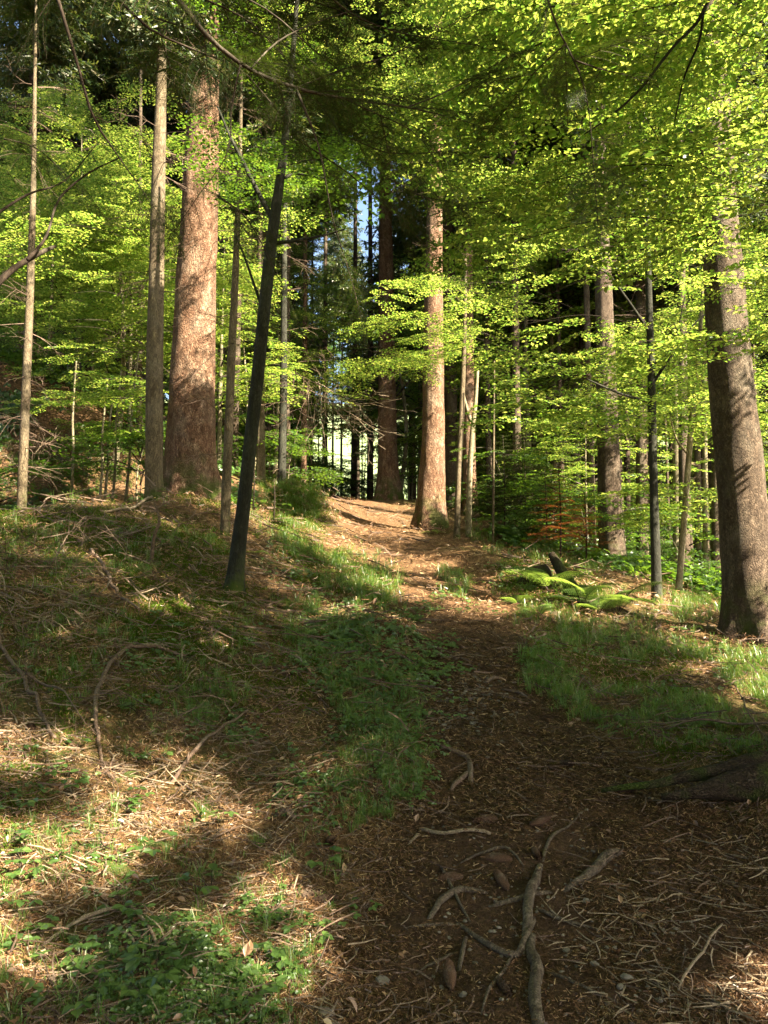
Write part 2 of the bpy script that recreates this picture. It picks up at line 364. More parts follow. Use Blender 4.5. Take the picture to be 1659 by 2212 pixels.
# ------------------------------------------------------------------ small foliage shapes
def leafgeo(P, D, N, Sz, wide=.62, lod=0, fold=.10):
    P, D, N = map(lambda a: np.asarray(a, float), (P, D, N)); Sz = np.asarray(Sz, float)[:, None]
    D = norm(D); B = norm(np.cross(N, D)); N = np.cross(D, B); w = wide * .5
    if lod == 0:
        pts = [P, P + D * Sz * .32 + B * Sz * w * .92 + N * Sz * fold, P + D * Sz * .66 + B * Sz * w * .85 + N * Sz * fold,
               P + D * Sz - N * Sz * .06, P + D * Sz * .66 - B * Sz * w * .85 + N * Sz * fold, P + D * Sz * .32 - B * Sz * w * .92 + N * Sz * fold]
        q = np.array([[0, 3, 2, 1], [0, 5, 4, 3]]); k = 6
    else:
        pts = [P, P + D * Sz * .5 + B * Sz * w * 1.1 + N * Sz * fold, P + D * Sz, P + D * Sz * .5 - B * Sz * w * 1.1 + N * Sz * fold]
        q = np.array([[0, 3, 2, 1]]); k = 4
    V = np.stack(pts, 1).reshape(-1, 3)
    Fq = (q[None] + (np.arange(len(P)) * k)[:, None, None]).reshape(-1, 4)
    return V, Fq
def beech_spray(seed, L=.8, leaf=.062, lod=0, gap=.04, twigs=True, mats=(0, 1)):
    g = np.random.default_rng(seed); acc = Acc(); LP, LD, LN, LS = [], [], [], []
    def droop(x, y): return -.16 * x * x / L - .12 * y * y / L
    def line(p0, ang, l):
        n = max(3, int(l / .08)); s = np.linspace(0, l, n); a = ang + np.cumsum(g.normal(0, .06, n))
        x = p0[0] + np.r_[0, np.cumsum(np.cos(a[1:]) * l / (n - 1))]; y = p0[1] + np.r_[0, np.cumsum(np.sin(a[1:]) * l / (n - 1))]
        return np.stack([x, y, droop(x, y)], -1)
    def dress(P, start):
        d = np.r_[0, np.cumsum(np.linalg.norm(np.diff(P, axis=0), axis=1))]; s = np.arange(start, d[-1], gap)
        for k, t in enumerate(s):
            p = np.array([np.interp(t, d, P[:, q]) for q in range(3)]); e = np.array([np.interp(min(t + .03, d[-1]), d, P[:, q]) for q in range(3)]) - p
            a = math.atan2(e[1], e[0]) + (1 if k % 2 else -1) * g.uniform(.6, 1.15)
            LP.append(p); LD.append([math.cos(a), math.sin(a), g.normal(-.15, .3)]); LN.append([g.normal(0, .36), g.normal(0, .36), 1]); LS.append(leaf * g.choice([.5, .75, .9, 1.0, 1.1, 1.25]))
        e = P[-1] - P[-2]; LP.append(P[-1]); LD.append(e); LN.append([g.normal(0, .2), g.normal(0, .2), 1]); LS.append(leaf)
    main = line((0, 0), 0, L); dress(main, L * .35)
    if twigs: acc.add(*tube(main, np.linspace(.0035, .0012, len(main)), 3, cap=False), mats[1])
    nt_ = int(L / .085)
    for k in range(nt_):
        t = (.10 + .82 * k / nt_); i = t * (len(main) - 1); p = main[int(i)] + (main[min(int(i) + 1, len(main) - 1)] - main[int(i)]) * (i % 1)
        l = L * (.52 * (1 - t) + .10) * g.uniform(.7, 1.15)
        P = line(p, (1 if k % 2 else -1) * g.uniform(.6, .95), l); dress(P, .02)
        if twigs: acc.add(*tube(P, np.linspace(.002, .0008, len(P)), 3, cap=False), mats[1])
    acc.add(*leafgeo(LP, LD, LN, LS, lod=lod), mats[0])
    return acc.get()
SPRAY = [beech_spray(s, L) for s, L in ((1, .75), (2, .9), (3, .6), (4, .8))]
SPRAY_MID = [beech_spray(s, L, .075, 1, .055) for s, L in ((5, .8), (6, 1.0), (7, .7))]
SPRAY_FAR = [beech_spray(s, L, .125, 1, .11, False) for s, L in ((8, 1.0), (9, 1.3))]
def ribbons(P, D, N, L, w):
    """thin needles or blades: one quad each"""
    P, D, N = map(lambda a: np.asarray(a, float), (P, D, N)); D = norm(D); B = norm(np.cross(N, D))
    L = np.broadcast_to(np.asarray(L, float), (len(P),))[:, None]; w = np.broadcast_to(np.asarray(w, float), (len(P),))[:, None]
    V = np.stack([P + B * w * .5, P + D * L + B * w * .28, P + D * L - B * w * .28, P - B * w * .5], 1)
    return V.reshape(-1, 3), np.arange(len(P) * 4).reshape(-1, 4)
def fir_spray(seed, L=.4, nl=.024, gap=.0042, w=.0024, step=.05):
    """flat fir twig: needles in two combs on the main twig and its side twigs"""
    g = np.random.default_rng(seed); acc = Acc(); lines = [(np.array([[0, 0, 0], [L * .5, 0, -.01], [L, 0, -.05 * L - .02]]), .0022)]
    k = 0; x = .04
    while x < L * .93:
        for s in (1, -1):
            l = (L - x) * g.uniform(.45, .62) + .02; a = s * g.uniform(.75, 1.0); z0 = -.08 * x * x / L
            lines.append((np.array([[x, 0, z0], [x + l * .5 * math.cos(a), l * .5 * math.sin(a), z0 - .01], [x + l * math.cos(a * .9), l * math.sin(a * .9), z0 - .03 - .12 * l]]), .0013))
        x += step * g.uniform(.8, 1.2)
    for P, r in lines:
        Q, rr, t = resample(P, [r, r * .8, r * .5], .05); acc.add(*tube(Q, rr, 3, cap=False), 1)
        s = np.arange(.004, t[-1], gap); s = np.r_[s, s + gap * .5]; side = np.r_[np.ones(len(s) // 2), -np.ones(len(s) // 2)]
        p = np.stack([np.interp(s, t, Q[:, q]) for q in range(3)], -1); T = norm(np.stack([np.interp(s + .01, t, Q[:, q]) for q in range(3)], -1) - p + 1e-6)
        T = np.where(np.abs(T).sum(1, keepdims=True) > .5, T, norm(Q[-1] - Q[0])); sd = norm(np.cross([0, 0, 1.], T)) * side[:, None]
        D = T * .45 + sd + np.c_[np.zeros((len(s), 2)), g.normal(.05, .18, len(s))]
        acc.add(*ribbons(p, D, np.tile([0, 0, 1.], (len(s), 1)) + g.normal(0, .2, (len(s), 3)), nl * g.uniform(.7, 1.1, len(s)), w), 0)
    return acc.get()
FIR = [fir_spray(s, L, .026, .0058, .0021, .055) for s, L in ((1, .36), (2, .28), (3, .42))]
FIR_MID = [fir_spray(s, L, .036, .013, .0045, .08) for s, L in ((4, .5), (5, .65))]
def dead_spray(seed, L=.7, m=0):
    """bare forked twig"""
    g = np.random.default_rng(seed); acc = Acc()
    def grow(p, d, l, r, lev):
        n = 5; P = [p]; dd = np.array(d, float)
        for k in range(n): dd = norm(dd + g.normal(0, .16, 3) * [1, 1, .7] + [0, 0, -.03]); P.append(P[-1] + dd * l / n)
        P = np.array(P); acc.add(*tube(P, np.linspace(r, r * .45, n + 1), 3, cap=False), m)
        if lev < 2:
            for k in range(int(g.integers(3, 6))):
                i = int(g.integers(1, n)); s = 1 if k % 2 else -1
                side = norm(np.cross(dd, [0, 0, 1.])) * s
                grow(P[i], norm(dd * .7 + side * g.uniform(.5, 1.1) + g.normal(0, .25, 3)), l * g.uniform(.35, .6), r * .55, lev + 1)
    grow(np.zeros(3), [1, 0, 0], L, .007, 0)
    return acc.get()
DEAD = [dead_spray(s, L) for s, L in ((1, .8), (2, .6), (3, 1.0))]
def spruce_bough(seed, L=2.0, nq=.11, w=.016, den=1.0):
    """drooping spruce bough with hanging twigs; x outwards"""
    g = np.random.default_rng(seed); acc = Acc()
    x = np.linspace(0, L, 7); P = np.stack([x, g.normal(0, .03, 7), -.30 * x + .10 * x * x / L * 1.6], -1)
    acc.add(*tube(P, np.linspace(.022, .006, 7), 3, cap=False), 1)
    NP, ND, NL = [], [], []
    for t in np.arange(.18, 1.0, .055 / den):
        i = t * 6; p = P[int(i)] + (P[min(int(i) + 1, 6)] - P[int(i)]) * (i % 1)
        for s in (1, -1):
            l = L * (.34 * (1 - t) + .10) * g.uniform(.6, 1.2)
            d = norm(np.array([.55, s * 1.0, -.35 + g.normal(0, .2)])); m = max(2, int(l / .055))
            for k in range(m):
                u = (k + g.uniform(0, 1)) / m * l; q = p + d * u + np.array([0, 0, -.45 * u * u])
                for e in range(2):
                    NP.append(q); ND.append(d + np.array([0, 0, -.6 * u]) + g.normal(0, .55, 3)); NL.append(nq * g.uniform(.6, 1.2))
    NP = np.array(NP); acc.add(*ribbons(NP, ND, g.normal(0, 1, NP.shape), NL, w), 0)
    return acc.get()
BOUGH = [spruce_bough(s, 2.0) for s in (1, 2, 3)]
BOUGH_FAR = [spruce_bough(s, 2.0, .24, .05, .5) for s in (4, 5)]

# ------------------------------------------------------------------ crowns
def spruce_crown(seed, h0, h1, rmax, far=False, gap=.55, dens=1.0, sift=None):
    g = np.random.default_rng(seed); acc = Acc(); X, T, sc, up = [], [], [], []
    z = h0
    while z < h1:
        f = (z - h0) / (h1 - h0); r = rmax * (1 - f) ** .8 * min(1, .45 + f * 3) + .25
        for k in range(int(6 * dens)):
            a = g.uniform(0, 6.283); X.append([math.cos(a), math.sin(a), .25 * f]); T.append([0, 0, z + g.uniform(-.2, .2)]); sc.append(r / 2 * g.uniform(.7, 1.15))
        z += gap * g.uniform(.8, 1.2)
    X, T, sc = np.array(X), np.array(T), np.array(sc)
    if sift is not None: kk = sift(T + X * sc[:, None], g) & sift(T + X * sc[:, None] * 1.7, g); X, T, sc = X[kk], T[kk], sc[kk]
    Rm = basis(np.array(X), [0, 0, 1.]); pr = BOUGH_FAR if far else BOUGH
    scatter(acc, pr, g.integers(0, len(pr), len(T)), Rm, np.array(T), np.array(sc))
    return acc
def beech_crown(seed, h0, h1, r, n, protos, sc=(.8, 1.3), stem=True):
    """layered sprays reaching out from a stem along z, with the limbs that carry them"""
    g = np.random.default_rng(seed); acc = Acc(); X, T, s_ = [], [], []
    k = 0
    while k < n:
        z = g.uniform(h0, h1); a = g.uniform(0, 6.283); f = (z - h0) / (h1 - h0 + 1e-6); R0 = r * (1 - .65 * f ** 1.5) * g.uniform(.6, 1.1)
        p = np.array([[0, 0, z - .15 * R0], [math.cos(a) * R0 * .5, math.sin(a) * R0 * .5, z + .08 * R0], [math.cos(a) * R0, math.sin(a) * R0, z + .04 * R0]])
        Q, rr, t = resample(p, [.012 + .006 * r, .008, .003], .25)
        if stem: acc.add(*tube(Q, rr, 3, cap=False), 1)
        m = max(3, int(R0 / .28))
        for q in range(m):
            u = .25 + .75 * (q + 1) / m; c = np.array([np.interp(u * t[-1], t, Q[:, i]) for i in range(3)]); b = a + (0 if q == m - 1 else (1 if q % 2 else -1) * g.uniform(.5, 1.0))
            X.append([math.cos(b), math.sin(b), g.normal(0, .12)]); T.append(c); s_.append(g.uniform(*sc) * (1.1 - .3 * u)); k += 1
    Rm = basis(np.array(X), np.c_[g.normal(0, .15, (len(X), 2)), np.ones(len(X))])
    scatter(acc, protos, g.integers(0, len(protos), len(T)), Rm, np.array(T), np.array(s_))
    return acc
SPR_ME = []
for k, (h0, h1, r) in enumerate(((9, 27, 3.0), (6, 25, 2.7), (12, 29, 2.6))):
    SPR_ME.append((spruce_crown(50 + k, h0, h1, r, True).mesh('crown', ['spruce_needle', 'twig']), h0, h1))
NEAR_SPR_ME = spruce_crown(60, 9, 27, 3.0, False, .6).mesh('crown', ['spruce_needle', 'twig'])

# ------------------------------------------------------------------ trees measured in the photograph
SEG = []          # stretches of trunk the sun reaches (kept clear when the shading trees are built): point, point, radius
def measured_trunk(name, label, cat, pts, y, mat, sides=20, step=.16, rough=.05, flare=0, flare_h=.6, lobes=5, top=None, group=None, seed=1, sink=.35, fork=()):
    """pts: (column, row, width) read upwards from the base, at distance y; continued straight up to height top"""
    W = np.array([at(c, r, y) for c, r, w in pts]); rad = np.array([px(w, y) / 2 for c, r, w in pts])
    base = W[0].copy(); gz = float(H(base[0], base[1]))
    P = list(W); rr = list(rad)
    if top and P[-1][2] < top:
        d = norm(P[-1] - P[0]); l = (top - P[-1][2]) / d[2]
        for q in (.5, 1.0): P.append(W[-1] + d * l * q); rr.append(rad[-1] * (1 - .75 * q))
    P[0] = P[0].copy(); P[0][2] = gz - sink
    Q, r_, t = resample(P, rr, step); root = thing(name, label, cat, (base[0], base[1], gz), group)
    V, Fq = tube(Q, r_, sides, rough, seed, True, flare, flare_h, lobes)
    ob('trunk', mesh('trunk', V - np.array([base[0], base[1], gz]), Fq, [mat], smooth=True), root)
    root_pts[root.name] = (Q, r_)
    return root, Q, r_
root_pts = {}
def rel(root): return np.array(root.location)
def trunk_at(Q, z): return np.array([np.interp(z, Q[:, 2], Q[:, 0]), np.interp(z, Q[:, 2], Q[:, 1]), z])
def add_crown(root, Q, me, rz, sc, h0, dz=0):
    c = ob('crown', me, root); p = trunk_at(Q, min(Q[-1][2], h0)); c.rotation_euler = (0, 0, rz); c.scale = (sc, sc, sc)
    d = p - rel(root); c.location = (d[0], d[1], dz); return c
DEAD_ME = {}
def add_dead(root, Q, seed, z0, z1, n, rt, L=(.5, 1.2), mat='dead_wood'):
    g = np.random.default_rng(seed); n = min(n, 45)
    for k in range(n):
        a = g.uniform(0, 6.283); z = g.uniform(z0, z1); C = trunk_at(Q, z) - rel(root); q = int(g.integers(0, 3))
        if (q, mat) not in DEAD_ME: DEAD_ME[q, mat] = mesh('dead_branch', DEAD[q][0], DEAD[q][1], [mat])
        o = ob('dead_branch', DEAD_ME[q, mat], root); d = np.array([math.cos(a), math.sin(a), 0])
        o.location = C + d * rt * .8; o.rotation_euler = (g.uniform(-.6, .6), g.normal(.15, .2), a); o.scale = (g.uniform(*L),) * 3

big, Qb, rb = measured_trunk('spruce_tree', 'massive old spruce with broad reddish sunlit trunk and mossy flared foot', 'tree',
    [(413,1078,122),(412,1000,110),(414,900,102),(417,800,96),(424,600,88),(430,500,84),(436,330,75),(445,100,58),(452,0,52)], 14.0, 'spruce_bark', 48, .08, .06, .34, .6, 7, 24, seed=3)
add_crown(big, Qb, NEAR_SPR_ME, .5, 1.1, 16, 2.5); add_dead(big, Qb, 4, 6.5, 14, 30, .35)
slim, Qs, rs_ = measured_trunk('spruce_tree', 'straight slim grey spruce standing close left of the massive one', 'tree',
    [(333,1090,40),(333,1000,38),(334,800,37),(338,600,34),(343,360,30),(348,200,24),(352,0,18)], 12.6, 'thin_bark', 22, .12, .05, .25, .35, 5, 19, seed=5)
add_crown(slim, Qs, SPR_ME[1][0], 1.5, .72, 12, 3.5); add_dead(slim, Qs, 6, 5.0, 13, 40, .15)
thin, Qt, rt_ = measured_trunk('young_spruce', 'thin knotty spruce stem just right of the massive trunk', 'tree',
    [(486,1150,21),(489,1050,21),(495,900,19),(501,750,18),(509,580,15),(516,400,12),(520,250,8),(522,120,5)], 11.3, 'thin_bark', 12, .10, .07, .1, .3, 4, seed=7)
add_dead(thin, Qt, 8, 2.8, 10, 60, .05, (.5, 1.3))
edge, Qe, re_ = measured_trunk('young_spruce', 'thin brown spruce stem nearest the left edge before the earth bank', 'tree',
    [(47,1095,20),(50,1000,20),(56,850,19),(63,680,17),(68,540,15),(72,400,12),(75,200,8),(78,0,5),(80,-120,2)], 12.2, 'thin_bark', 12, .10, .06, .1, .3, 4, seed=9)
add_dead(edge, Qe, 10, 3.2, 10, 50, .06, (.5, 1.3))
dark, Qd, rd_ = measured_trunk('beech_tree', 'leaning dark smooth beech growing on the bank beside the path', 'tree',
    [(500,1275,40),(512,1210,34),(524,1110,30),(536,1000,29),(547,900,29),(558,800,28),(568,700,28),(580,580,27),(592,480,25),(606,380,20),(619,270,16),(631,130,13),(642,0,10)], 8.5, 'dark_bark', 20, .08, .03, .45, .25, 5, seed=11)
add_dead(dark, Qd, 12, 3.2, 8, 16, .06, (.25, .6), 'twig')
mid, Qm, rm_ = measured_trunk('spruce_tree', 'sturdy reddish spruce with flared foot on the right rim of the path crest', 'tree',
    [(926,1150,74),(932,1060,60),(936,950,50),(936,800,46),(937,600,40),(940,400,33),(943,200,26),(945,0,20)], 19.0, 'spruce_bark', 36, .12, .06, .26, .5, 6, 26, seed=13)
add_crown(mid, Qm, SPR_ME[0][0], 2.5, 1.0, 16, 5); add_dead(mid, Qm, 14, 9, 17, 30, .25)
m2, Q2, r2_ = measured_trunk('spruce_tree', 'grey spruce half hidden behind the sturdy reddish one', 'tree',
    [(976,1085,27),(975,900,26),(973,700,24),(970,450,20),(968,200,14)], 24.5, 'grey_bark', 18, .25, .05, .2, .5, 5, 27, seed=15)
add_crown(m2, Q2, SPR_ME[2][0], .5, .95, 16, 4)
m3, Q3, r3_ = measured_trunk('spruce_tree', 'reddish spruce behind a pair of thin stems right of the path crest', 'tree',
    [(1016,1118,34),(1014,1000,28),(1013,850,24),(1012,700,22),(1011,450,17),(1010,200,12)], 22.0, 'spruce_bark', 18, .2, .05, .45, .5, 5, 24, seed=17)
add_crown(m3, Q3, SPR_ME[1][0], 4.5, .9, 14, 4)
g1, Qg, rg_ = measured_trunk('spruce_tree', 'thick reddish spruce standing left beyond the crest of the path', 'tree',
    [(840,1085,58),(838,980,43),(836,850,39),(834,620,34),(832,400,27),(830,200,20)], 26.0, 'spruce_bark', 22, .2, .05, .45, .7, 6, 30, seed=19)
add_crown(g1, Qg, SPR_ME[0][0], 3.5, 1.1, 14, 3); add_dead(g1, Qg, 20, 7, 13, 30, .4, (.8, 1.8))
h1, Qh, rh_ = measured_trunk('spruce_tree', 'stout grey-brown spruce behind the mossy stump right of the path', 'tree',
    [(1325,1240,62),(1320,1150,54),(1315,1000,48),(1309,800,43),(1303,600,36),(1299,480,31),(1295,250,24),(1292,50,16)], 18.0, 'grey_bark', 26, .15, .05, .3, .5, 6, 25, seed=21)
add_dead(h1, Qh, 22, 5, 14, 40, .3)
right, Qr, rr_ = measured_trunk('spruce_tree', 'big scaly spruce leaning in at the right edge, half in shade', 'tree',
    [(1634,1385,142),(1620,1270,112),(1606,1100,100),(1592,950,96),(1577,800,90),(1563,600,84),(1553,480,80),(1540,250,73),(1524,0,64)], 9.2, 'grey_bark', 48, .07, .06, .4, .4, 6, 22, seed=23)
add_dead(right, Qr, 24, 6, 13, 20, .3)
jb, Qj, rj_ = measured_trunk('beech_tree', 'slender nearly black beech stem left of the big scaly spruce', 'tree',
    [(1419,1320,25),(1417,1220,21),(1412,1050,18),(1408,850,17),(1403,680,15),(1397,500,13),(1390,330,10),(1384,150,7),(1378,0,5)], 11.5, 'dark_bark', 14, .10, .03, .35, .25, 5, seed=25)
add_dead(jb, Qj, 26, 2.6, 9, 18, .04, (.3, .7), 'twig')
kb, Qk, rk_ = measured_trunk('beech_sapling', 'pale slender forked beech stem in sunlight beside the black one', 'sapling',
    [(1462,1312,17),(1470,1220,14),(1478,1120,13),(1487,1000,13),(1497,880,12),(1508,780,10),(1516,660,8),(1524,540,5)], 13.5, 'pale_bark', 10, .12, .04, .2, .3, 4, seed=27)
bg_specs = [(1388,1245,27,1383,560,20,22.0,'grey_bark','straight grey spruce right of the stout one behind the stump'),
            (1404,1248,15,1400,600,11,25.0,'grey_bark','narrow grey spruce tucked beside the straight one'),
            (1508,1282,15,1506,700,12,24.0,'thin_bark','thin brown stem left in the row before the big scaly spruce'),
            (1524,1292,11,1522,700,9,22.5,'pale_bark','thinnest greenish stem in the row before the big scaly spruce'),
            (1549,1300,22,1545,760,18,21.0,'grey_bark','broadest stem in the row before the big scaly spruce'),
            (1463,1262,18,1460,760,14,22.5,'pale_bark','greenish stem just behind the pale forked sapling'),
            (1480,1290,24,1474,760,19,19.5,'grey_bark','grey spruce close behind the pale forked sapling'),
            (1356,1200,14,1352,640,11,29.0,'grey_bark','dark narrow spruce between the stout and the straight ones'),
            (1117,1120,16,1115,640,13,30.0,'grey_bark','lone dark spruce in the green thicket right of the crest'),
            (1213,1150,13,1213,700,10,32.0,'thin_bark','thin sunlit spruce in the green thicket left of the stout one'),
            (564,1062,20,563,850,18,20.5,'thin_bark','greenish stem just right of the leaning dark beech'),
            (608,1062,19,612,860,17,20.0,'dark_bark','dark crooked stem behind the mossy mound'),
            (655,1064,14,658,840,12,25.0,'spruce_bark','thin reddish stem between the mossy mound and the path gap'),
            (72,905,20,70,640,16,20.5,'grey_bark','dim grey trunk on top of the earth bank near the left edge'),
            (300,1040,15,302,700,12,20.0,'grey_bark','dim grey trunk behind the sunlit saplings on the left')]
for k, (c0, r0, w0, c1, r1, w1, y, m, lab) in enumerate(bg_specs):
    t, Q, _r = measured_trunk('spruce_tree', lab, 'tree', [(c0, r0, w0 * 1.12), (c0 + (c1 - c0) * .15, r0 + (r1 - r0) * .15, w0), (c1, r1, w1), (c1 + (c1 - c0) * .6, r1 - 350, w1 * .7)], y, m, 12, .3, .05, .15, .4, 5, 21 + k % 4, seed=100 + k)
    add_crown(t, Q, SPR_ME[k % 3][0], k * 1.3, .8, 12, 2 + (k % 3)); add_dead(t, Q, 400 + k, 4, 11, 16, .1, (.6, 1.3))

# ------------------------------------------------------------------ spruces of the wood behind
def spruce_proto(k, name='spruce_tree'):
    me, h0, h1 = SPR_ME[k]; root = thing(name, 'tall spruce deep in the wood among many like it', 'tree', (0, 0, 0), 'spruces of the wood behind')
    P = np.array([[0, 0, -.5], [.03, 0, 1], [0, .05, 10], [0, 0, h1]]); Q, r, t = resample(P, [.25, .2, .14, .02], .6)
    ob('trunk', mesh('trunk', *tube(Q, r, 10, .05, k, True, .2, .5, 5), ['grey_bark' if k != 1 else 'spruce_bark'], smooth=True), root)
    ob('crown', me, root)
    return root
wood = [spruce_proto(k) for k in range(3)]
occupied = [(Q[0][0], Q[0][1]) for Q, r in root_pts.values()]
g = np.random.default_rng(5); used = [False] * 3; n = 0; tries = 0
while n < 78 and tries < 6000:
    tries += 1
    y = 21 + 45 * g.random() ** .8; c = g.uniform(-330, 2000); x = (c * K - 384) / F * y
    in_gap = 640 < c < 815
    if in_gap and y < 36: continue
    if 815 <= c < 900 and y < 30: continue
    if 860 < c < 1330 and y < 30: continue
    if in_gap and g.random() < .1: continue
    if any((x - a) ** 2 + (y - b) ** 2 < (2.0 + .012 * y) ** 2 for a, b in occupied): continue
    occupied.append((x, y)); k = int(g.integers(0, 3)); z = float(H(x, y)); rz = g.uniform(0, 6.28); sc = g.uniform(.8, 1.2)
    if not used[k]: wood[k].location = (x, y, z); wood[k].rotation_euler = (0, 0, rz); wood[k].scale = (sc,) * 3; used[k] = True
    else: dup(wood[k], (x, y, z), rz, sc)
    n += 1

# ------------------------------------------------------------------ young beeches of the understorey
def sapling_proto(k, h, r, n, protos, leafm, name='beech_sapling', lab='leafy young beech of the understorey', grp='young beeches of the understorey'):
    root = thing(name, lab, 'sapling', (0, 0, 0), grp); g = np.random.default_rng(200 + k)
    P = np.array([[0, 0, -.2], [g.normal(0, .08), g.normal(0, .08), h * .4], [g.normal(0, .15), g.normal(0, .15), h]]); Q, rr, t = resample(P, [.012 * h, .008 * h, .004], .3)
    ob('stem', mesh('stem', *tube(Q, rr, 7, .04, k), ['pale_bark'], smooth=True), root)
    ob('crown', beech_crown(300 + k, h * .3, h, r, n, protos).mesh('crown', [leafm, 'twig']), root)
    return root
def spread(protos, spots, grp=None):
    used = [False] * len(protos)
    for q, (x, y, sc) in enumerate(spots):
        k = q % len(protos); z = float(H(x, y)); rz = q * 2.4
        if not used[k]: protos[k].location = (x, y, z); protos[k].rotation_euler = (0, 0, rz); protos[k].scale = (sc,) * 3; used[k] = True
        else: dup(protos[k], (x, y, z), rz, sc)
    for k, u in enumerate(used):
        if not u: raise RuntimeError('unused')
sap = [sapling_proto(0, 5.5, 2.0, 110, SPRAY_MID, 'beech_leaf'), sapling_proto(1, 4.0, 1.6, 80, SPRAY_MID, 'beech_leaf'), sapling_proto(2, 7.5, 2.4, 150, SPRAY_MID, 'beech_leaf')]
spots = []
g = np.random.default_rng(8)
def cr(c, y): return (c * K - 384) / F * y
for c, y, s_ in [(90,20.5,1.1),(190,21.5,1.1),(275,20,.9),(20,22,1.2),(-60,21,1.2),(390,18.5,1.2),(150,20.5,1.4),(300,21,1.5),(240,18,1.0),(470,21,1.2),(530,23,1.3),(590,25,1.1),(40,22.5,1.4),
                 (1190,21,.7),(1230,25,.9),(1270,20.5,.7),(1060,26,1.0),(1160,28,1.0),(1680,21,1.1),
                 (890,27,.7),(1155,24,1.6),(1200,24.5,2.0),(1285,22.5,1.6),(1245,27.5,2.2),(905,31,2.0),(1040,33,2.0),(1420,40,1.6),(470,27,1.8),(230,25,1.8),(1720,15,1.0),(600,31,1.2),(880,33,1.0),(920,36,1.2),(1000,32,1.2),(1100,36,1.3),(1220,35,1.3),(1330,37,1.3),(450,32,1.3),(350,34,1.4),(100,32,1.5),(1450,36,1.2),(1570,38,1.3),(1680,34,1.3),(200,40,1.5),(1000,44,1.4),(560,42,1.3)]:
    spots.append((cr(c, y), y, s_))
for q in range(46):
    y = g.uniform(27, 62); c = g.uniform(-250, 1900)
    if 640 < c < 830 or (c > 1330 and y < 38): continue
    spots.append((cr(c, y), y, g.uniform(1.3, 2.4)))
spread(sap, spots)
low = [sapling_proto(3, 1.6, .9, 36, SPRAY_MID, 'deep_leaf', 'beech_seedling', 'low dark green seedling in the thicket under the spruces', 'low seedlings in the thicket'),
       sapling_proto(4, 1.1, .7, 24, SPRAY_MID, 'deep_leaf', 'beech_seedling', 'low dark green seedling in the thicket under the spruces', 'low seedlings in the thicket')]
spots = []
while len(spots) < 90:
    y = g.uniform(15.5, 40); c = g.uniform(1030, 1700) if g.random() < .7 else g.uniform(420, 640)
    if c < 700 and y < 21: continue
    if y < 19 and c > 1250 and c < 1420: continue
    if c > 1330 and g.random() < .6: continue
    spots.append((cr(c, y), y, g.uniform(.7, 1.5)))
spread(low, spots)

# ------------------------------------------------------------------ ground sheets
nv = 560
s = np.linspace(-1, 1, nv); bx_ = np.arcsinh(90)
WX = 2.0 * np.sinh(bx_ * s); WY = 4.0 + 2.0 * np.sinh(bx_ * s)
gx_, gy_ = np.meshgrid(WX, WY); far_ = np.clip((np.hypot(gx_, gy_ - 20) - 45) / 40, 0, 1)
gz_ = H(np.clip(gx_, -34, 34), np.clip(gy_, -14, 84)) ; gz_ = gz_ * (1 - far_) + (2.0) * far_
i = np.arange(nv - 1); ii, jj = np.meshgrid(i, i); q0 = (jj * nv + ii).ravel(); FQ = np.stack([q0, q0 + 1, q0 + nv + 1, q0 + nv], -1)
VV = np.stack([gx_, gy_, gz_], -1).reshape(-1, 3); PA = pathness(gx_, gy_).ravel()
cc, rr0, zz = proj(VV)
MO = np.clip(.40 + 2.2 * fbm(VV[:, 0] * .8, VV[:, 1] * .8, 77, 3), 0, 1) * (1 - PA)
MO = np.where((VV[:, 0] < -2) & (VV[:, 1] > 14) & (VV[:, 1] < 22), MO * .25, MO)
fp = PA[FQ].mean(1) > .5
for nm, sel in (('path', fp), ('forest_floor', ~fp)):
    f = FQ[sel]; u, inv = np.unique(f, return_inverse=True); me = mesh(nm, VV[u], inv.reshape(-1, 4), ['ground'], smooth=True)
    for an, av in (('path', PA * np.clip((11.5 - VV[:, 1]) / 5, .15, 1)), ('moss', MO)):
        a = me.attributes.new(an, 'FLOAT', 'POINT'); a.data.foreach_set('value', np.ascontiguousarray(av[u], np.float32))
    tag(ob(nm, me), kind='structure')

# a grassy slope added beyond the wood to brighten the dark gaps
HX, HY = np.meshgrid(np.linspace(-150, 150, 90), np.linspace(105, 300, 60)); HZ = 2 + (HY - 105) * .36 + 8 * fbm(HX * .02, HY * .02, 8, 4)
i_ = np.arange(59)[:, None] * 90; j_ = np.arange(89)[None]; hq = (i_ + j_).ravel()
t = NT('meadow'); v = t.coord(); MAT['meadow'] = t.principled(t.mix(t.noise(v, .9, 8, .8), (.08, .14, .05), (.28, .33, .18)), .95)
tag(ob('added_hillside', mesh('added_hillside', np.stack([HX, HY, HZ], -1), np.stack([hq, hq + 1, hq + 91, hq + 90], -1), ['meadow'], smooth=True)), kind='structure')

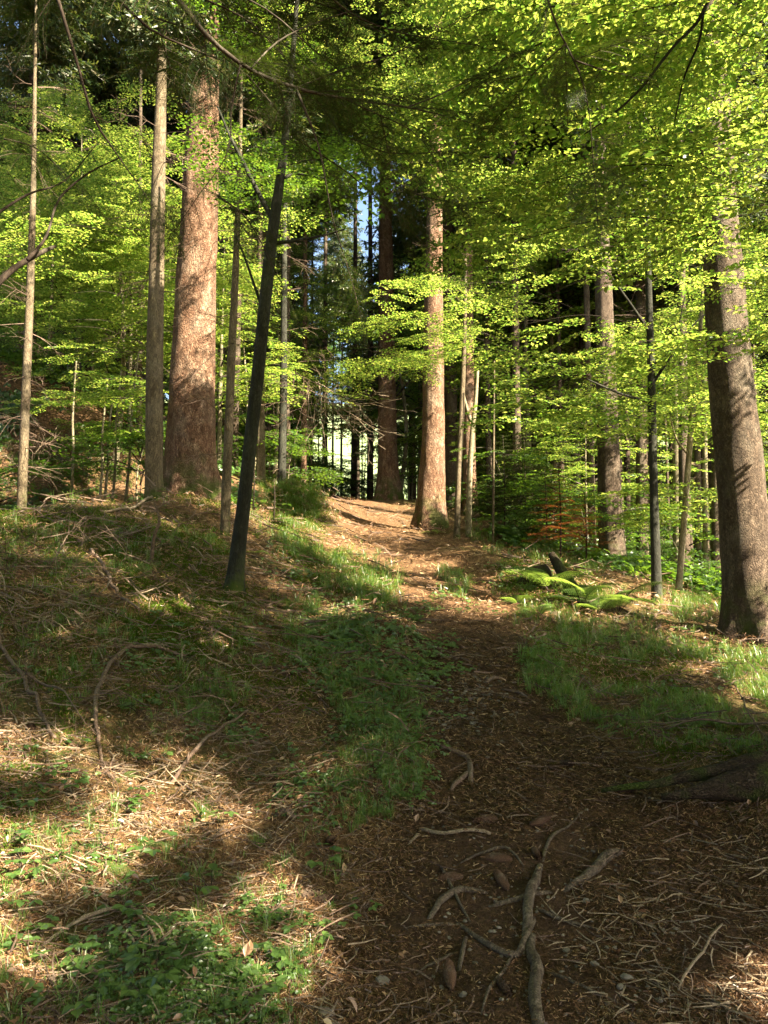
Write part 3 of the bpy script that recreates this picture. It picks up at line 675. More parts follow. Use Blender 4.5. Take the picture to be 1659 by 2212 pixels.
# ------------------------------------------------------------------ where the sun reaches the ground (outlines read off the photograph)
LIT = [[(-200,1590),(130,1580),(330,1650),(430,1780),(510,1870),(590,1990),(530,2080),(400,2040),(300,1960),(150,1900),(-200,1900)],
       [(390,2100),(560,2060),(650,2110),(600,2190),(420,2170)], [(-100,2050),(90,2060),(120,2150),(-100,2170)], [(170,2090),(330,2070),(360,2190),(190,2210)], [(330,1990),(480,1980),(520,2060),(380,2080)], [(-150,1880),(300,1930),(560,1985),(610,2080),(420,2150),(200,2110),(-150,2120)], [(560,1620),(670,1630),(660,1720),(560,1710)], [(720,1690),(780,1790),(650,1780)],
       [(-200,1350),(110,1335),(170,1370),(60,1415),(-200,1425)], [(-200,1245),(90,1260),(130,1288),(-200,1300)], [(300,1322),(425,1328),(410,1345),(310,1345)], [(130,1360),(215,1355),(230,1382),(170,1394)], [(400,1370),(485,1380),(455,1445),(408,1435)],
       [(535,1095),(640,1135),(770,1195),(885,1260),(855,1310),(740,1250),(600,1175),(540,1150)], [(850,1206),(970,1206),(970,1244),(845,1244)], [(870,1256),(1090,1256),(1130,1350),(960,1342),(880,1305)],
       [(1080,1245),(1210,1260),(1400,1290),(1410,1375),(1300,1362),(1090,1342)], [(1360,1350),(1760,1410),(1760,1570),(1560,1530),(1460,1465)], [(1430,1250),(1560,1290),(1560,1335),(1430,1310)],
       [(690,1085),(880,1080),(900,1130),(880,1180),(740,1155)], [(1530,2080),(1860,2010),(1860,2450),(1560,2450)], [(1380,2130),(1480,2110),(1500,2190),(1400,2212)], [(-100,1000),(350,1000),(360,1085),(-100,1085)]]
def in_polys(c, r, polys):
    res = np.zeros(np.shape(c), bool)
    for P in polys:
        P = np.array(P, float); ins = np.zeros(np.shape(c), bool)
        for (x0, y0), (x1, y1) in zip(P, np.roll(P, -1, 0)):
            cond = (y0 > r) != (y1 > r)
            with np.errstate(all='ignore'): ins ^= cond & (c < (x1 - x0) * (r - y0) / (y1 - y0 + 1e-12) + x0)
        res |= ins
    return res

TARGET = []
for Q, rows in ((Qb, (0, 330)), (Qb, (400, 520)), (Qb, (570, 650)), (Qb, (710, 830)), (Qm, (250, 420)), (Qm, (540, 680)), (Qm, (770, 850)), (Qm, (905, 990)), (Qm, (1050, 1100)), (Qr, (430, 650)), (Qr, (1160, 1240)), (Qs, (330, 580)), (Qh, (420, 900)), (Q3, (600, 1100)), (Qg, (880, 1060)), (Qe, (560, 800))):
    c_, r_, z_ = proj(Q); k = (r_ > rows[0]) & (r_ < rows[1]); TARGET.append(Q[k][::3])
TARGET = np.concatenate(TARGET)
def veil(P):
    """does this leaf spray stand between the sun and the bright boughs over the path?"""
    v = np.zeros(len(P), bool)
    for q in np.arange(1.5, 13, .5):
        X_ = P - S * q; cA, rA, _z = proj(X_); v |= (cA > 640 + np.clip(rA, 0, 640) * .45) & (cA < 1610) & (rA > -40) & (rA < 640) & (X_[:, 1] > 4.9) & (X_[:, 1] < 11)
    return v
def keep(T, g, p_trunk=.4, p_ground=.93, rad=.5, ring=.2):
    """thin the leaves that would stand between the sun and the places the sun reaches in the photograph"""
    T = np.asarray(T, float); W = T[:, None] - TARGET[None]; al = W @ S; d = np.linalg.norm(W - al[..., None] * S, axis=-1)
    hit = ((d < rad) & (al > .6)).any(1)
    tt = np.linspace(0, 26, 105); X = T[:, None] - S * tt[None, :, None]
    below = X[..., 2] < H(X[..., 0], X[..., 1], False); k = np.argmax(below, 1); Gq = X[np.arange(len(T)), k]
    wb = 34 * np.stack([vnoise(Gq[:, 0] * 3, Gq[:, 1] * 3, 91) - .5, vnoise(Gq[:, 0] * 3, Gq[:, 1] * 3, 92) - .5], -1)
    lit = np.zeros(len(T), bool)
    ring = np.broadcast_to(ring, (len(T),))
    for dx, dy in ((0, 0), (1, 0), (-1, 0), (0, 1), (0, -1)):
        c_, r_, z_ = proj(Gq + np.stack([dx * ring, dy * ring, 0 * ring], -1)); lit |= in_polys(c_ + wb[:, 0], r_ + wb[:, 1], LIT)
    lit &= below.any(1) & ((vnoise(Gq[:, 0] * 3.4 + 17, Gq[:, 1] * 3.4, 95) > .24) | (Gq[:, 1] > 7))
    return ~((hit & (g.random(len(T)) < p_trunk)) | (lit & (g.random(len(T)) < p_ground)))

for root, Q, y, sd, h0, h1, r, far in ((right, Qr, 9.2, 63, 11, 26, 2.8, False), (h1, Qh, 18, 64, 11, 26, 2.6, True)):
    ctr = trunk_at(Q, 14)
    acc = spruce_crown(sd, h0, h1, r, far, .6, sift=lambda T, g: keep(T + [ctr[0], ctr[1], rel(root)[2]], g, .95, .93, .9))
    c = ob('crown', acc.mesh('crown', ['spruce_needle', 'twig']), root); c.location = (ctr[0] - rel(root)[0], ctr[1] - rel(root)[1], 0)

# ------------------------------------------------------------------ beech foliage of the trees around the path
def leafy_limbs(seed, regions, offset):
    """near-horizontal limbs dressed with flat leaf sprays; regions: (col0, col1, row0, row1, dist0, dist1, number, protos)"""
    g = np.random.default_rng(seed); acc = Acc()
    for c0, c1, r0, r1, y0, y1, n, pr in regions:
        X, T, s_ = [], [], []
        for k in range(n):
            y = g.uniform(y0, y1); p = at(g.uniform(c0, c1), g.uniform(r0, r1), y)
            if p[2] < H(p[0], p[1], False) + .8: continue
            L = g.uniform(.9, 2.1) * (1 if y < 10 else 1.3); a = g.uniform(2.4, 4.2) if g.random() < .65 else g.uniform(0, 6.283)
            d = np.array([math.cos(a), math.sin(a), 0]); s0 = p - d * L * .5
            Q, rr, t = resample(np.array([s0 + [0, 0, -.06], p + [0, 0, .06 * L], p + d * L * .5 - [0, 0, .03 * L]]), [.0022, .005, .0015], .15)
            acc.add(*tube(Q, rr, 4, cap=False), 1)
            m = int(L / .17)
            for q in range(m + 1):
                u = .1 + .9 * q / m; c = np.array([np.interp(u * t[-1], t, Q[:, i]) for i in range(3)])
                b = a + (0 if q == m else (1 if q % 2 else -1) * g.uniform(.55, 1.05))
                X.append([math.cos(b), math.sin(b), g.normal(.02, .10)]); T.append(c); s_.append(g.uniform(.65, 1.05) * (1.15 - .45 * u))
        if len(T):
            X, T, s_ = np.array(X), np.array(T), np.array(s_); kk = keep(T + X * .3, g, ring=.38); X, T, s_ = X[kk], T[kk], s_[kk]
            up = np.c_[g.normal(0, .13, (len(X), 2)), np.ones(len(X))]
            scatter(acc, pr, g.integers(0, len(pr), len(T)), basis(X, up), T, s_)
    V, Fq, M = acc.get(); return V - offset, Fq, M
def crown_part(root, seed, regions, m='beech_leaf'):
    V, Fq, M = leafy_limbs(seed, regions, rel(root)); return ob('crown', mesh('crown', V, Fq, [m, 'twig'], M), root)
def limb(root, pts, y, y2, mat, parent_name='limb', sides=6):
    n = len(pts); W = np.array([at(c, r, y + (y2 - y) * k / max(1, n - 1)) for k, (c, r, w) in enumerate(pts)])
    rad = [max(.0015, px(w, y) / 2) for c, r, w in pts]; Q, rr, t = resample(W, rad, .07)
    return ob(parent_name, mesh(parent_name, tube(Q, rr, sides, .05, n)[0] - rel(root), tube(Q, rr, sides, .05, n)[1], [mat], smooth=True), root)
# dark leaning beech: its fork and thin side limbs
for pts in ([(590,475,13),(560,420,11),(525,350,9),(495,290,6),(470,230,4)], [(598,525,9),(650,518,7),(700,508,5),(745,495,3)], [(612,385,8),(640,375,5),(700,384,3)], [(571,680,7),(530,560,5),(505,500,3)], [(622,250,6),(600,190,5),(560,110,3)]):
    limb(dark, pts, 8.5, 8.7, 'dark_bark')
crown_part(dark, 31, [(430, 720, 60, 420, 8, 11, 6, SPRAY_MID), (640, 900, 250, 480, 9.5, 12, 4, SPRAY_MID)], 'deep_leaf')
for pts in ([(1405,720,8),(1350,640,6),(1310,590,5),(1260,570,3)], [(1410,870,7),(1340,850,5),(1270,820,3)], [(1408,830,8),(1450,770,6),(1500,700,4),(1560,650,3)], [(1396,480,6),(1370,430,5),(1320,400,3)], [(1408,790,5),(1452,750,4),(1480,640,2)]):
    limb(jb, pts, 11.5, 11.0, 'dark_bark')
crown_part(jb, 32, [(1130, 1659, 480, 760, 10, 13.5, 9, SPRAY_MID), (1150, 1659, 700, 960, 10.5, 14, 8, SPRAY_MID), (960, 1330, 440, 700, 10, 13, 7, SPRAY_MID), (1380, 1500, 900, 1150, 13, 15, 5, SPRAY_MID)])
for pts in ([(1508,800,7),(1535,770,5),(1570,745,3)], [(1495,905,6),(1530,890,5),(1565,885,3)], [(1490,985,6),(1462,950,5),(1448,900,3)], [(1503,860,5),(1540,830,4),(1580,830,2)]):
    limb(kb, pts, 13.5, 13.3, 'pale_bark')
crown_part(kb, 33, [(1400, 1659, 600, 950, 13, 16, 12, SPRAY_MID)])
# pair of thin beech stems in front of the crest spruces
ka, Qa, _ = measured_trunk('beech_sapling', 'thin straight brown stem in front of the sturdy reddish spruce pair', 'sapling', [(985,1165,14),(992,1000,12),(999,850,11),(1004,700,9),(1006,560,6)], 16.5, 'thin_bark', 8, .15, .04, .2, .3, 4, seed=41)
kc, Qc, _ = measured_trunk('beech_sapling', 'thin pale stem forking like a Y above the path rim', 'sapling', [(1011,1150,14),(1014,1050,12),(1019,950,11),(1027,870,9),(1032,800,6)], 17.0, 'pale_bark', 8, .15, .04, .2, .3, 4, seed=43)
limb(kc, [(1017,910,9),(1008,880,7),(1001,850,6),(1000,800,4)], 17, 17, 'pale_bark')
kd, Qkd, _ = measured_trunk('beech_sapling', 'very thin dark stem standing free right of the crest spruces', 'sapling', [(1064,1150,6),(1066,1050,5),(1067,900,4),(1068,780,3)], 16.0, 'thin_bark', 6, .2, .04, 0, .3, 4, seed=45)
crown_part(ka, 34, [(830, 1080, 560, 820, 14, 17.5, 9, SPRAY_MID), (680, 900, 620, 800, 15, 18, 4, SPRAY_MID)])
crown_part(kc, 35, [(980, 1150, 700, 900, 15, 18, 5, SPRAY_MID)]); crown_part(kd, 36, [(1030, 1300, 820, 1000, 15, 18, 8, SPRAY_MID)], 'deep_leaf')
for k, (c, r, t_) in enumerate([(210,1095,(232,830)),(238,1095,(262,800)),(265,1098,(300,760)),(150,1080,(165,780)),(222,1070,(245,850))]):
    a, Qq, _ = measured_trunk('beech_sapling', ['wavy pale sapling stem, leftmost of three in the sun', 'wavy pale sapling stem, middle one of three in the sun', 'wavy pale sapling stem, rightmost of three in the sun', 'short pale sapling stem on the earth bank', 'faint pale sapling stem behind the wavy three'][k],
        'sapling', [(c, r, 7), (c + (t_[0] - c) * .3 + 4, r + (t_[1] - r) * .3, 6), (c + (t_[0] - c) * .6 - 2, r + (t_[1] - r) * .6, 5), (*t_, 3)], 14.5 + .4 * k, 'pale_bark', 6, .2, .04, 0, .3, 4, seed=50 + k)
    crown_part(a, 60 + k, [(c - 170, c + 130, 420, 960, 14, 17.5, 9, SPRAY_MID)])

# beeches standing just outside the picture on the right: lit foliage over the path
def outside_beech(label, x, y, h, seed, lean=0):
    z = float(H(x, y)); root = thing('beech_tree', label, 'tree', (x, y, z), 'beeches beside the path')
    P = np.array([[0, 0, -.3], [.05 * lean, .1, h * .4], [.3 * lean, .1, h]]); Q, rr, t = resample(P, [.17, .13, .03], .3)
    ob('trunk', mesh('trunk', *tube(Q, rr, 14, .04, seed, True, .3, .3, 5), ['dark_bark'], smooth=True), root); return root
ob1 = outside_beech('beech reaching sunlit yellow-green boughs over the right of the path', 5.7, 3.4, 13, 71, -1)
crown_part(ob1, 72, [(960, 1700, -40, 260, 4.9, 7.0, 17, SPRAY), (1050, 1640, 300, 520, 4.9, 6.2, 8, SPRAY), (900, 1700, -60, 230, 6.2, 8.8, 13, SPRAY), (930, 1659, 180, 400, 6.0, 8.6, 13, SPRAY), (900, 1560, 370, 540, 6.8, 9.2, 11, SPRAY), (1480, 1700, 330, 800, 6.5, 8, 7, SPRAY)])
ob2 = outside_beech('beech with leafy boughs high above the middle of the path', 5.2, 14.5, 15, 73, -1)
ob2.location = (7.6, 12.5, float(H(7.6, 12.5)))
crown_part(ob2, 74, [(620, 1150, -40, 330, 11, 16, 14, SPRAY_MID), (1000, 1659, -40, 420, 10, 15, 9, SPRAY_MID), (1040, 1300, 330, 700, 13, 17, 10, SPRAY_MID)])
ob3 = outside_beech('beech with green boughs in the upper left among the spruces', -9.5, 15.0, 14, 75, 1)
crown_part(ob3, 76, [(-20, 330, 150, 700, 13, 19, 26, SPRAY_MID), (470, 620, 250, 800, 14, 18, 9, SPRAY_MID), (180, 330, 500, 950, 14.5, 18, 10, SPRAY_MID)])
# bare dark boughs of the outside beech crossing the upper right corner
limb(ob1, [(1540,-20,9),(1505,50,8),(1455,100,7),(1385,190,6),(1320,250,5),(1262,290,3)], 4.6, 4.9, 'dark_bark')
limb(ob1, [(1520,20,7),(1510,90,6),(1480,160,5),(1468,210,4),(1452,290,2)], 4.7, 5.1, 'dark_bark')

# ------------------------------------------------------------------ silver fir leaning over the camera from the left
zf = float(H(-3.6, 1.2)); fir = thing('silver_fir', 'fir reaching dark needled boughs down over the upper left', 'tree', (-3.6, 1.2, zf))
Q, rr, t = resample(np.array([[0, 0, -.3], [0, 0, 3], [.1, 0, 12]]), [.22, .18, .03], .3)
ob('trunk', mesh('trunk', *tube(Q, rr, 14, .05, 3, True, .3, .4, 5), ['grey_bark'], smooth=True), fir)
def bough(pts, y0, y1, seed, dress=1.0, start=.0, protos=FIR, mat='twig', step=.075, sc=(.5, .95)):
    g = np.random.default_rng(seed); n = len(pts)
    W = np.array([at(c, r, y0 + (y1 - y0) * k / max(1, n - 1)) for k, (c, r, w) in enumerate(pts)]); rad = [max(.0012, px(w, y0) / 2) for c, r, w in pts]
    Q, rr, t = resample(W, rad, .06); b = ob('bough', mesh('bough', tube(Q, rr, 6, .06, seed)[0] - rel(fir), tube(Q, rr, 6)[1], [mat], smooth=True), fir)
    X, T, s_, U = [], [], [], []
    for u in np.arange(start, t[-1], step / dress):
        c = np.array([np.interp(u, t, Q[:, i]) for i in range(3)]); e = norm(np.array([np.interp(min(u + .05, t[-1]), t, Q[:, i]) for i in range(3)]) - c + 1e-6)
        s = 1 if len(T) % 2 else -1; side = norm(np.cross([0, 0, 1.], e) + np.cross([0, 1., 0], e) * (2.0 * max(0, abs(e[2]) - .45)) * -1) * s
        X.append(norm(e * g.uniform(.2, .8) + side + [0, 0, g.normal(-.3, .25)])); T.append(c); s_.append(g.uniform(*sc) * (1.1 - .45 * u / t[-1]) * (1 - .5 * max(0, abs(e[2]) - .3))); U.append([g.normal(0, .35), g.normal(0, .35), 1])
    X.append(norm(Q[-1] - Q[-3])); T.append(Q[-1]); s_.append(.7); U.append([0, 0, 1.])
    acc = Acc(); scatter(acc, protos, g.integers(0, len(protos), len(T)), basis(np.array(X), np.array(U)), np.array(T), np.array(s_))
    V, Fq, M = acc.get(); ob('needles', mesh('needles', V - rel(fir), Fq, ['fir_needle', 'twig'], M), b); return b
BO = [([(370,-20,13),(450,80,11),(540,150,10),(640,190,9),(740,212,7),(880,232,5),(960,250,3)], 3.0, 3.7, 1.2),
      ([(640,192,6),(668,260,5),(692,330,4),(718,470,3),(746,560,2)], 3.35, 3.5, .6), ([(240,-20,7),(320,60,6),(420,108,5),(520,150,3),(600,240,2)], 3.1, 3.5, .9),
      ([(120,-20,8),(165,130,7),(200,250,6),(250,330,4),(300,400,2)], 2.9, 3.3, .55), ([(740,212,4),(800,240,3),(900,290,2),(960,380,2)], 3.5, 3.8, 1.0),
      ([(520,140,5),(500,230,4),(492,330,3),(430,420,2)], 3.2, 3.4, .5), ([(540,150,4),(600,90,4),(680,50,3),(800,10,2)], 3.2, 3.6, 1.0), ([(640,190,4),(740,150,4),(840,120,3),(960,60,2)], 3.4, 3.9, 1.1),
      ([(1178,-20,6),(1200,50,5),(1222,95,5),(1255,165,4),(1272,240,3),(1280,330,2)], 3.2, 3.5, 1.0), ([(1240,130,4),(1300,150,3),(1345,160,2)], 3.3, 3.5, 1.2), ([(1222,95,3),(1160,150,3),(1130,190,2)], 3.3, 3.5, 1.2),
      ([(880,232,4),(960,200,3),(1050,150,2)], 3.6, 3.9, 1.1), ([(700,-20,5),(760,30,4),(860,70,3),(980,90,2)], 3.4, 3.9, 1.0), ([(500,-20,5),(590,30,4),(680,110,3),(770,180,2)], 3.3, 3.7, .9),
      ([(760,300,3),(840,330,3),(930,330,2)], 4.2, 4.6, 1.0), ([(830,380,3),(900,420,3),(990,440,2)], 4.4, 4.8, .9), ([(640,300,3),(760,380,3),(860,470,2)], 4.3, 4.6, .8)]
for k, (pts, y0, y1, d) in enumerate(BO): bough(pts, y0 * .7, y1 * .7, 500 + k, d * .48)
g = np.random.default_rng(9)
for k in range(11):            # the mass of shaded boughs further up and back on the left
    c, r = g.uniform(-80, 620), g.uniform(-60, 430) * g.uniform(.45, 1); y = g.uniform(2.6, 6.0) + (1.8 if c < 150 else 0); a = g.uniform(-.5, 1.0)
    l = g.uniform(180, 330) * 4.2 / y
    bough([(c, r, 5), (c + l * .5 * math.cos(a), r + l * .5 * math.sin(a) * .7, 3), (c + l * math.cos(a), r + l * math.sin(a) + 25, 2)], y, y + g.uniform(-.4, .5), 560 + k, .6, protos=FIR if y < 4 else FIR_MID, sc=(.7, 1.25))
for k, (pts, y0) in enumerate([([(-30,635,18),(30,580,14),(90,545,11),(120,532,7)], 4.6), ([(60,562,9),(100,510,6),(128,430,5),(190,375,4),(260,340,3)], 4.6), ([(-20,470,6),(60,420,5),(140,390,3),(210,310,2)], 5.0)]):
    W = np.array([at(c, r, y0 + .1 * q) for q, (c, r, w) in enumerate(pts)]); Q, rr, t = resample(W, [px(w, y0) / 2 for c, r, w in pts], .06)
    V, Fq = tube(Q, rr, 8, .12, k); ob('dead_bough', mesh('dead_bough', V - rel(fir), Fq, ['twig'], smooth=True), fir)

acc = spruce_crown(91, 3.2, 11, 3.4, False, .6, .7, sift=lambda T, g: keep(T + rel(fir), g, .95, .95, .7) & ~((T + rel(fir))[:, 1] > (T + rel(fir))[:, 2] - 2.3) )
ob('crown', acc.mesh('crown', ['spruce_needle', 'twig']), fir)  # unseen upper crown, added to darken the boughs below it

# ------------------------------------------------------------------ unseen trees added right and behind; sprays placed to shade bank and path
SHADE = [('unseen beech added to shade the path, outside the view to the right', 6.6, .6), ('unseen beech added to shade the path, outside the view to the right', 9.2, 4.6), ('unseen beech added to shade the path, outside the view to the right', 4.4, -3.4),
         ('unseen beech added to shade the path, outside the view to the right', 12.0, 8.2), ('unseen beech added to shade the path, outside the view to the right', 9.5, -2.5)]
g = np.random.default_rng(21)
N = 14000
c1 = g.uniform(-250, 1900, N); r1 = np.where(g.random(N) < .5, g.uniform(1080, 2450, N), 1080 + 1200 * g.random(N) ** 2.0)
Gp, ok = ground_hit(c1, np.minimum(r1, 2600))
dk = []
for Q, ra, rb_, m in ((Qb, 850, 1075, 260), (Qs, 590, 1090, 200), (Qd, 430, 1270, 160), (Qr, 660, 1150, 260), (Qr, 1250, 1380, 90), (Qm, 430, 530, 30), (Qm, 690, 760, 30), (Qm, 860, 900, 24), (Qm, 995, 1045, 30), (Qb, 340, 390, 30), (Qb, 530, 560, 24), (Qb, 660, 700, 30), (Qt, 500, 1140, 80)):
    cA, rA, _z = proj(Q); kk = np.nonzero((rA > ra) & (rA < rb_))[0]; dk.append(Q[g.choice(kk, m)] + g.normal(0, .18, (m, 3)))
N0 = N; dk = np.concatenate(dk); Gp = np.concatenate([Gp, dk]); ok = np.r_[ok, np.ones(len(dk), bool)]; N = len(Gp)
t_ = g.uniform(4.0, 10.0, N); Pp = Gp + S * t_[:, None]
ok &= (Gp[:, 1] < 24)
def outside(P): return (P[:, 0] > .56 * P[:, 1] + .9) | (P[:, 1] < .2) | (P[:, 2] - EYE > .88 * P[:, 1] + .7)
for _ in range(5):
    bad = ~outside(Pp); t_ = np.where(bad, t_ + 2.0, t_); Pp = Gp + S * t_[:, None]
ok &= outside(Pp)
SZ = np.clip(.09 * Gp[:, 1], .26, .7)
ok &= keep(Pp, g, .97, .99, ring=SZ * np.where(Gp[:, 1] > 6.5, .4, .8))
ok &= Pp[:, 2] < 13
ok &= ~(veil(Pp) & (g.random(N) < .88) & (np.arange(N) < N0))
Pp = Pp[ok]; SZ = SZ[ok]
own = np.argmin(np.stack([np.hypot(Pp[:, 0] - x, Pp[:, 1] - y) for _, x, y in SHADE], -1), 1)
for k, (lab, x, y) in enumerate(SHADE):
    root = outside_beech(lab, x, y, 11, 80 + k); P = Pp[own == k]; Z_ = SZ[own == k]; acc = Acc(); n = len(P)
    if not n: continue
    a = g.uniform(0, 6.283, n); X = np.stack([np.cos(a), np.sin(a), g.normal(0, .15, n)], -1)
    scatter(acc, SPRAY_FAR, g.integers(0, 2, n), basis(X, np.c_[g.normal(0, .2, (n, 2)), np.ones(n)]), P - X * .55 * Z_[:, None], Z_)
    for p in P[::14]:
        if not keep(np.array([p, [x * .5 + p[0] * .5, y * .5 + p[1] * .5, p[2]], [x * .25 + p[0] * .75, y * .25 + p[1] * .75, p[2]]]), g, 1, 1).all(): continue
        acc.add(*tube(np.array([[x, y, max(p[2] * .8, float(H(x, y)) + 1.5)], [x * .5 + p[0] * .5, y * .5 + p[1] * .5, p[2]], p]), [.04, .025, .008], 3, cap=False), 1)
    ob('crown', acc.mesh('crown', ['beech_leaf', 'twig'], off=rel(root)), root)

# unseen canopy added overhead and behind the camera to keep out sky light
zo = float(H(-5.5, -2.0)); over = outside_beech('broad unseen beech added overhead to keep out sky light', -5.5, -2.0, 14, 95); g = np.random.default_rng(97)
P = np.stack([g.uniform(-9, 7, 1500), g.uniform(-9, 9, 1500), g.uniform(6, 13, 1500)], -1); P = P[((P[:, 2] - EYE > .92 * P[:, 1] + 1.2) | (P[:, 1] < 0)) & keep(P, g, 1, 1, .8, .7) & ~veil(P)]
acc = Acc(); n = len(P); a = g.uniform(0, 6.283, n); X = np.stack([np.cos(a), np.sin(a), g.normal(0, .15, n)], -1)
scatter(acc, SPRAY_FAR, g.integers(0, 2, n), basis(X, np.c_[g.normal(0, .2, (n, 2)), np.ones(n)]), P, g.uniform(.8, 1.2, n)); ob('crown', acc.mesh('crown', ['beech_leaf', 'twig'], off=rel(over)), over)
for k, (x, y) in enumerate([(-8, -7), (-14, -3), (-13, 5), (-6, -13), (-1, -12), (-18, -12), (-12, -18), (-2, -20), (-20, 3), (-11.5, 10), (-24, -6), (-7, -24)]):
    dup(wood[k % 3], (x, y, float(H(x, y))), k * 1.1, 1.0, 'tall unseen spruce added behind the viewpoint to keep out sky light', 'spruces behind the viewpoint')

g = np.random.default_rng(131); c = g.uniform(620, 1420, 5000); r = g.uniform(1085, 1345, 5000); G_, ok = ground_hit(c, r); ok &= ~in_polys(c, r, LIT); G_ = G_[ok]  # low sprays traced back towards the sun, added to shade the path
P = G_ + S * g.uniform(2.6, 9, len(G_))[:, None]; cA, rA, _z = proj(P); k = (cA > 1030) & (cA < 1640) & (rA > 440) & (rA < 930) & (P[:, 1] > 7.5); P = P[k]; P = P[keep(P, g, .9, .97, .45, .3)][:260]
n = len(P); a = g.uniform(0, 6.283, n); X = np.stack([np.cos(a), np.sin(a), g.normal(0, .12, n)], -1); acc = Acc()
scatter(acc, SPRAY_MID, g.integers(0, 3, n), basis(X, np.c_[g.normal(0, .15, (n, 2)), np.ones(n)]), P - X * .3, g.uniform(.6, .95, n))
low_b = outside_beech('beech with low leaf sprays added to shade the middle of the path', 8.6, 9.6, 8, 133); ob('crown', acc.mesh('crown', ['beech_leaf', 'twig'], off=rel(low_b)), low_b)

# ------------------------------------------------------------------ things on the forest floor
def drape(pts, lift=0.0, step=.03):
    """a line read off the photograph laid on the ground; returns points, radii, mean distance"""
    c = [p[0] for p in pts]; r = [p[1] for p in pts]; G, ok = ground_hit(c, r)
    rad = np.array([px(p[2], G[k, 1]) / 2 for k, p in enumerate(pts)]); Q, rr, t = resample(G, rad, step)
    z = H(Q[:, 0], Q[:, 1]); k = np.ones(5) / 5; zz = np.convolve(np.pad(z, 2, 'edge'), k, 'valid')
    e_ = np.abs(np.linspace(-1, 1, len(Q))) ** 8; Q[:, 2] = np.maximum(zz, z) + .004 + lift - (1.8 * rr * e_ if pts[0][-1] > 1 and len(pts[0]) == 3 else 0) + (np.array([np.interp(q, np.linspace(0, 1, len(pts)), [p[3] if len(p) > 3 else 0 for p in pts]) for q in np.linspace(0, 1, len(Q))]))
    return Q, rr
LINES = []
def floor_line(name, label, cat, pts, mat, sink=.35, rough=.2, sides=8, group=None, seed=1, forks=()):
    Q, rr = drape(pts); base = Q[len(Q) // 2].copy(); Q = Q + np.array([0, 0, 1]) * (rr[:, None] * (1 - 2 * sink))
    g = np.random.default_rng(seed); Q[:, :2] += np.stack([fbm(np.arange(len(Q)) * .12, 0 * Q[:, 0] + seed, seed, 3), fbm(np.arange(len(Q)) * .12, 0 * Q[:, 0] + seed + 9, seed, 3)], -1) * rr[:, None] * 3
    LINES.append(np.c_[Q[:, :2], rr]); acc = Acc(); acc.add(*tube(Q, rr, sides, rough, seed))
    for fk in forks:
        Qf, rf = drape(fk); acc.add(*tube(Qf + np.array([0, 0, 1]) * (rf[:, None] * (1 - 2 * sink)), rf, max(4, sides - 2), rough, seed + 3))
    return tag(ob(name, acc.mesh(name, [mat], True, off=base), loc=base), label, cat, group)
RG = 'bare roots crossing the path'
floor_line('tree_root', 'thick bare root winding down the path to the bottom edge', 'root', [(1150,2015,16),(1152,2060,24),(1160,2110,26),(1164,2160,25),(1172,2240,26)], 'root_bark', .38, .26, group=RG, seed=2)
floor_line('tree_root', 'bare root with knobbly top above the thick one on the path', 'root', [(1172,1868,12),(1160,1900,20),(1146,1945,22),(1136,1990,20),(1128,2020,14)], 'root_bark', .38, .26, group=RG, seed=3)
floor_line('tree_root', 'V-shaped bare root left of the thick one on the path', 'root', [(990,1985,8),(1040,2038,13),(1108,2070,15),(1140,2030,14),(1156,1985,10)], 'root_bark', .32, .26, group=RG, seed=4)
floor_line('tree_root', 'pale curved root above the V-shaped one', 'root', [(920,1978,10),(960,1942,15),(1000,1922,15),(1060,1918,8)], 'root_bark', .35, group=RG, seed=5)
floor_line('tree_root', 'short root pointing down between the V-shaped one and the bottom edge', 'root', [(1008,2025,8),(1000,2060,10),(990,2100,8)], 'root_bark', .38, .26, group=RG, seed=6)
floor_line('tree_root', 'grey worn root hump half buried in the dirt right of the roots', 'root', [(1222,1925,10),(1270,1892,18),(1310,1862,26),(1342,1840,14)], 'root_bark', .45, group=RG, seed=7)
floor_line('tree_root', 'low root bump in the dirt below the grey worn hump', 'root', [(1060,1950,10),(1130,1938,14),(1200,1930,10)], 'root_bark', .6, group=RG, seed=8)
for k, (pts, lab) in enumerate([([(1015,1985,4),(985,1940,7),(965,1900,8),(950,1870,4)], 'thin root branching upwards left of the knobbly root'), ([(1110,2065,6),(1090,2110,8),(1060,2150,7),(1040,2200,4)], 'thin root leaving the V-shaped one downwards'), ([(1172,2100,6),(1220,2120,8),(1290,2150,6),(1340,2165,3)], 'thin root leaving the thick one to the right'),
    ([(1150,1960,5),(1190,1985,8),(1250,2000,6),(1300,2010,3)], 'thin low root right of the knobbly one'), ([(870,2010,4),(930,2000,7),(985,1992,6)], 'low root running left from the V-shaped one'), ([(1130,1870,4),(1090,1840,7),(1030,1850,6),(985,1870,3)], 'low root arching above the pale curved one'), ([(900,2100,3),(940,2080,6),(985,2050,5)], 'short thin root in the dirt at the lower left of the path'), ([(1170,1868,8),(1190,1820,7),(1230,1780,5),(1260,1750,3)], 'root tip leading up the path from the knobbly root')]):
    floor_line('tree_root', lab, 'root', pts, 'root_bark', .45, .25, group=RG, seed=30 + k)
ST = 'sticks lying on the forest floor'
floor_line('stick', 'forked pale stick lying on the middle of the path', 'stick', [(935,1615,8),(990,1636,11),(1012,1650,12),(1018,1690,11)], 'dead_wood', .1, group=ST, seed=9, forks=[[(1014,1668,12),(995,1690,11),(974,1706,9)]])
floor_line('stick', 'pale splintered stick with a forked end at the path edge', 'stick', [(905,1790,9),(960,1800,8),(1060,1800,7)], 'pale_twig', .1, group=ST, seed=10, forks=[[(908,1792,8),(880,1822,5)]])
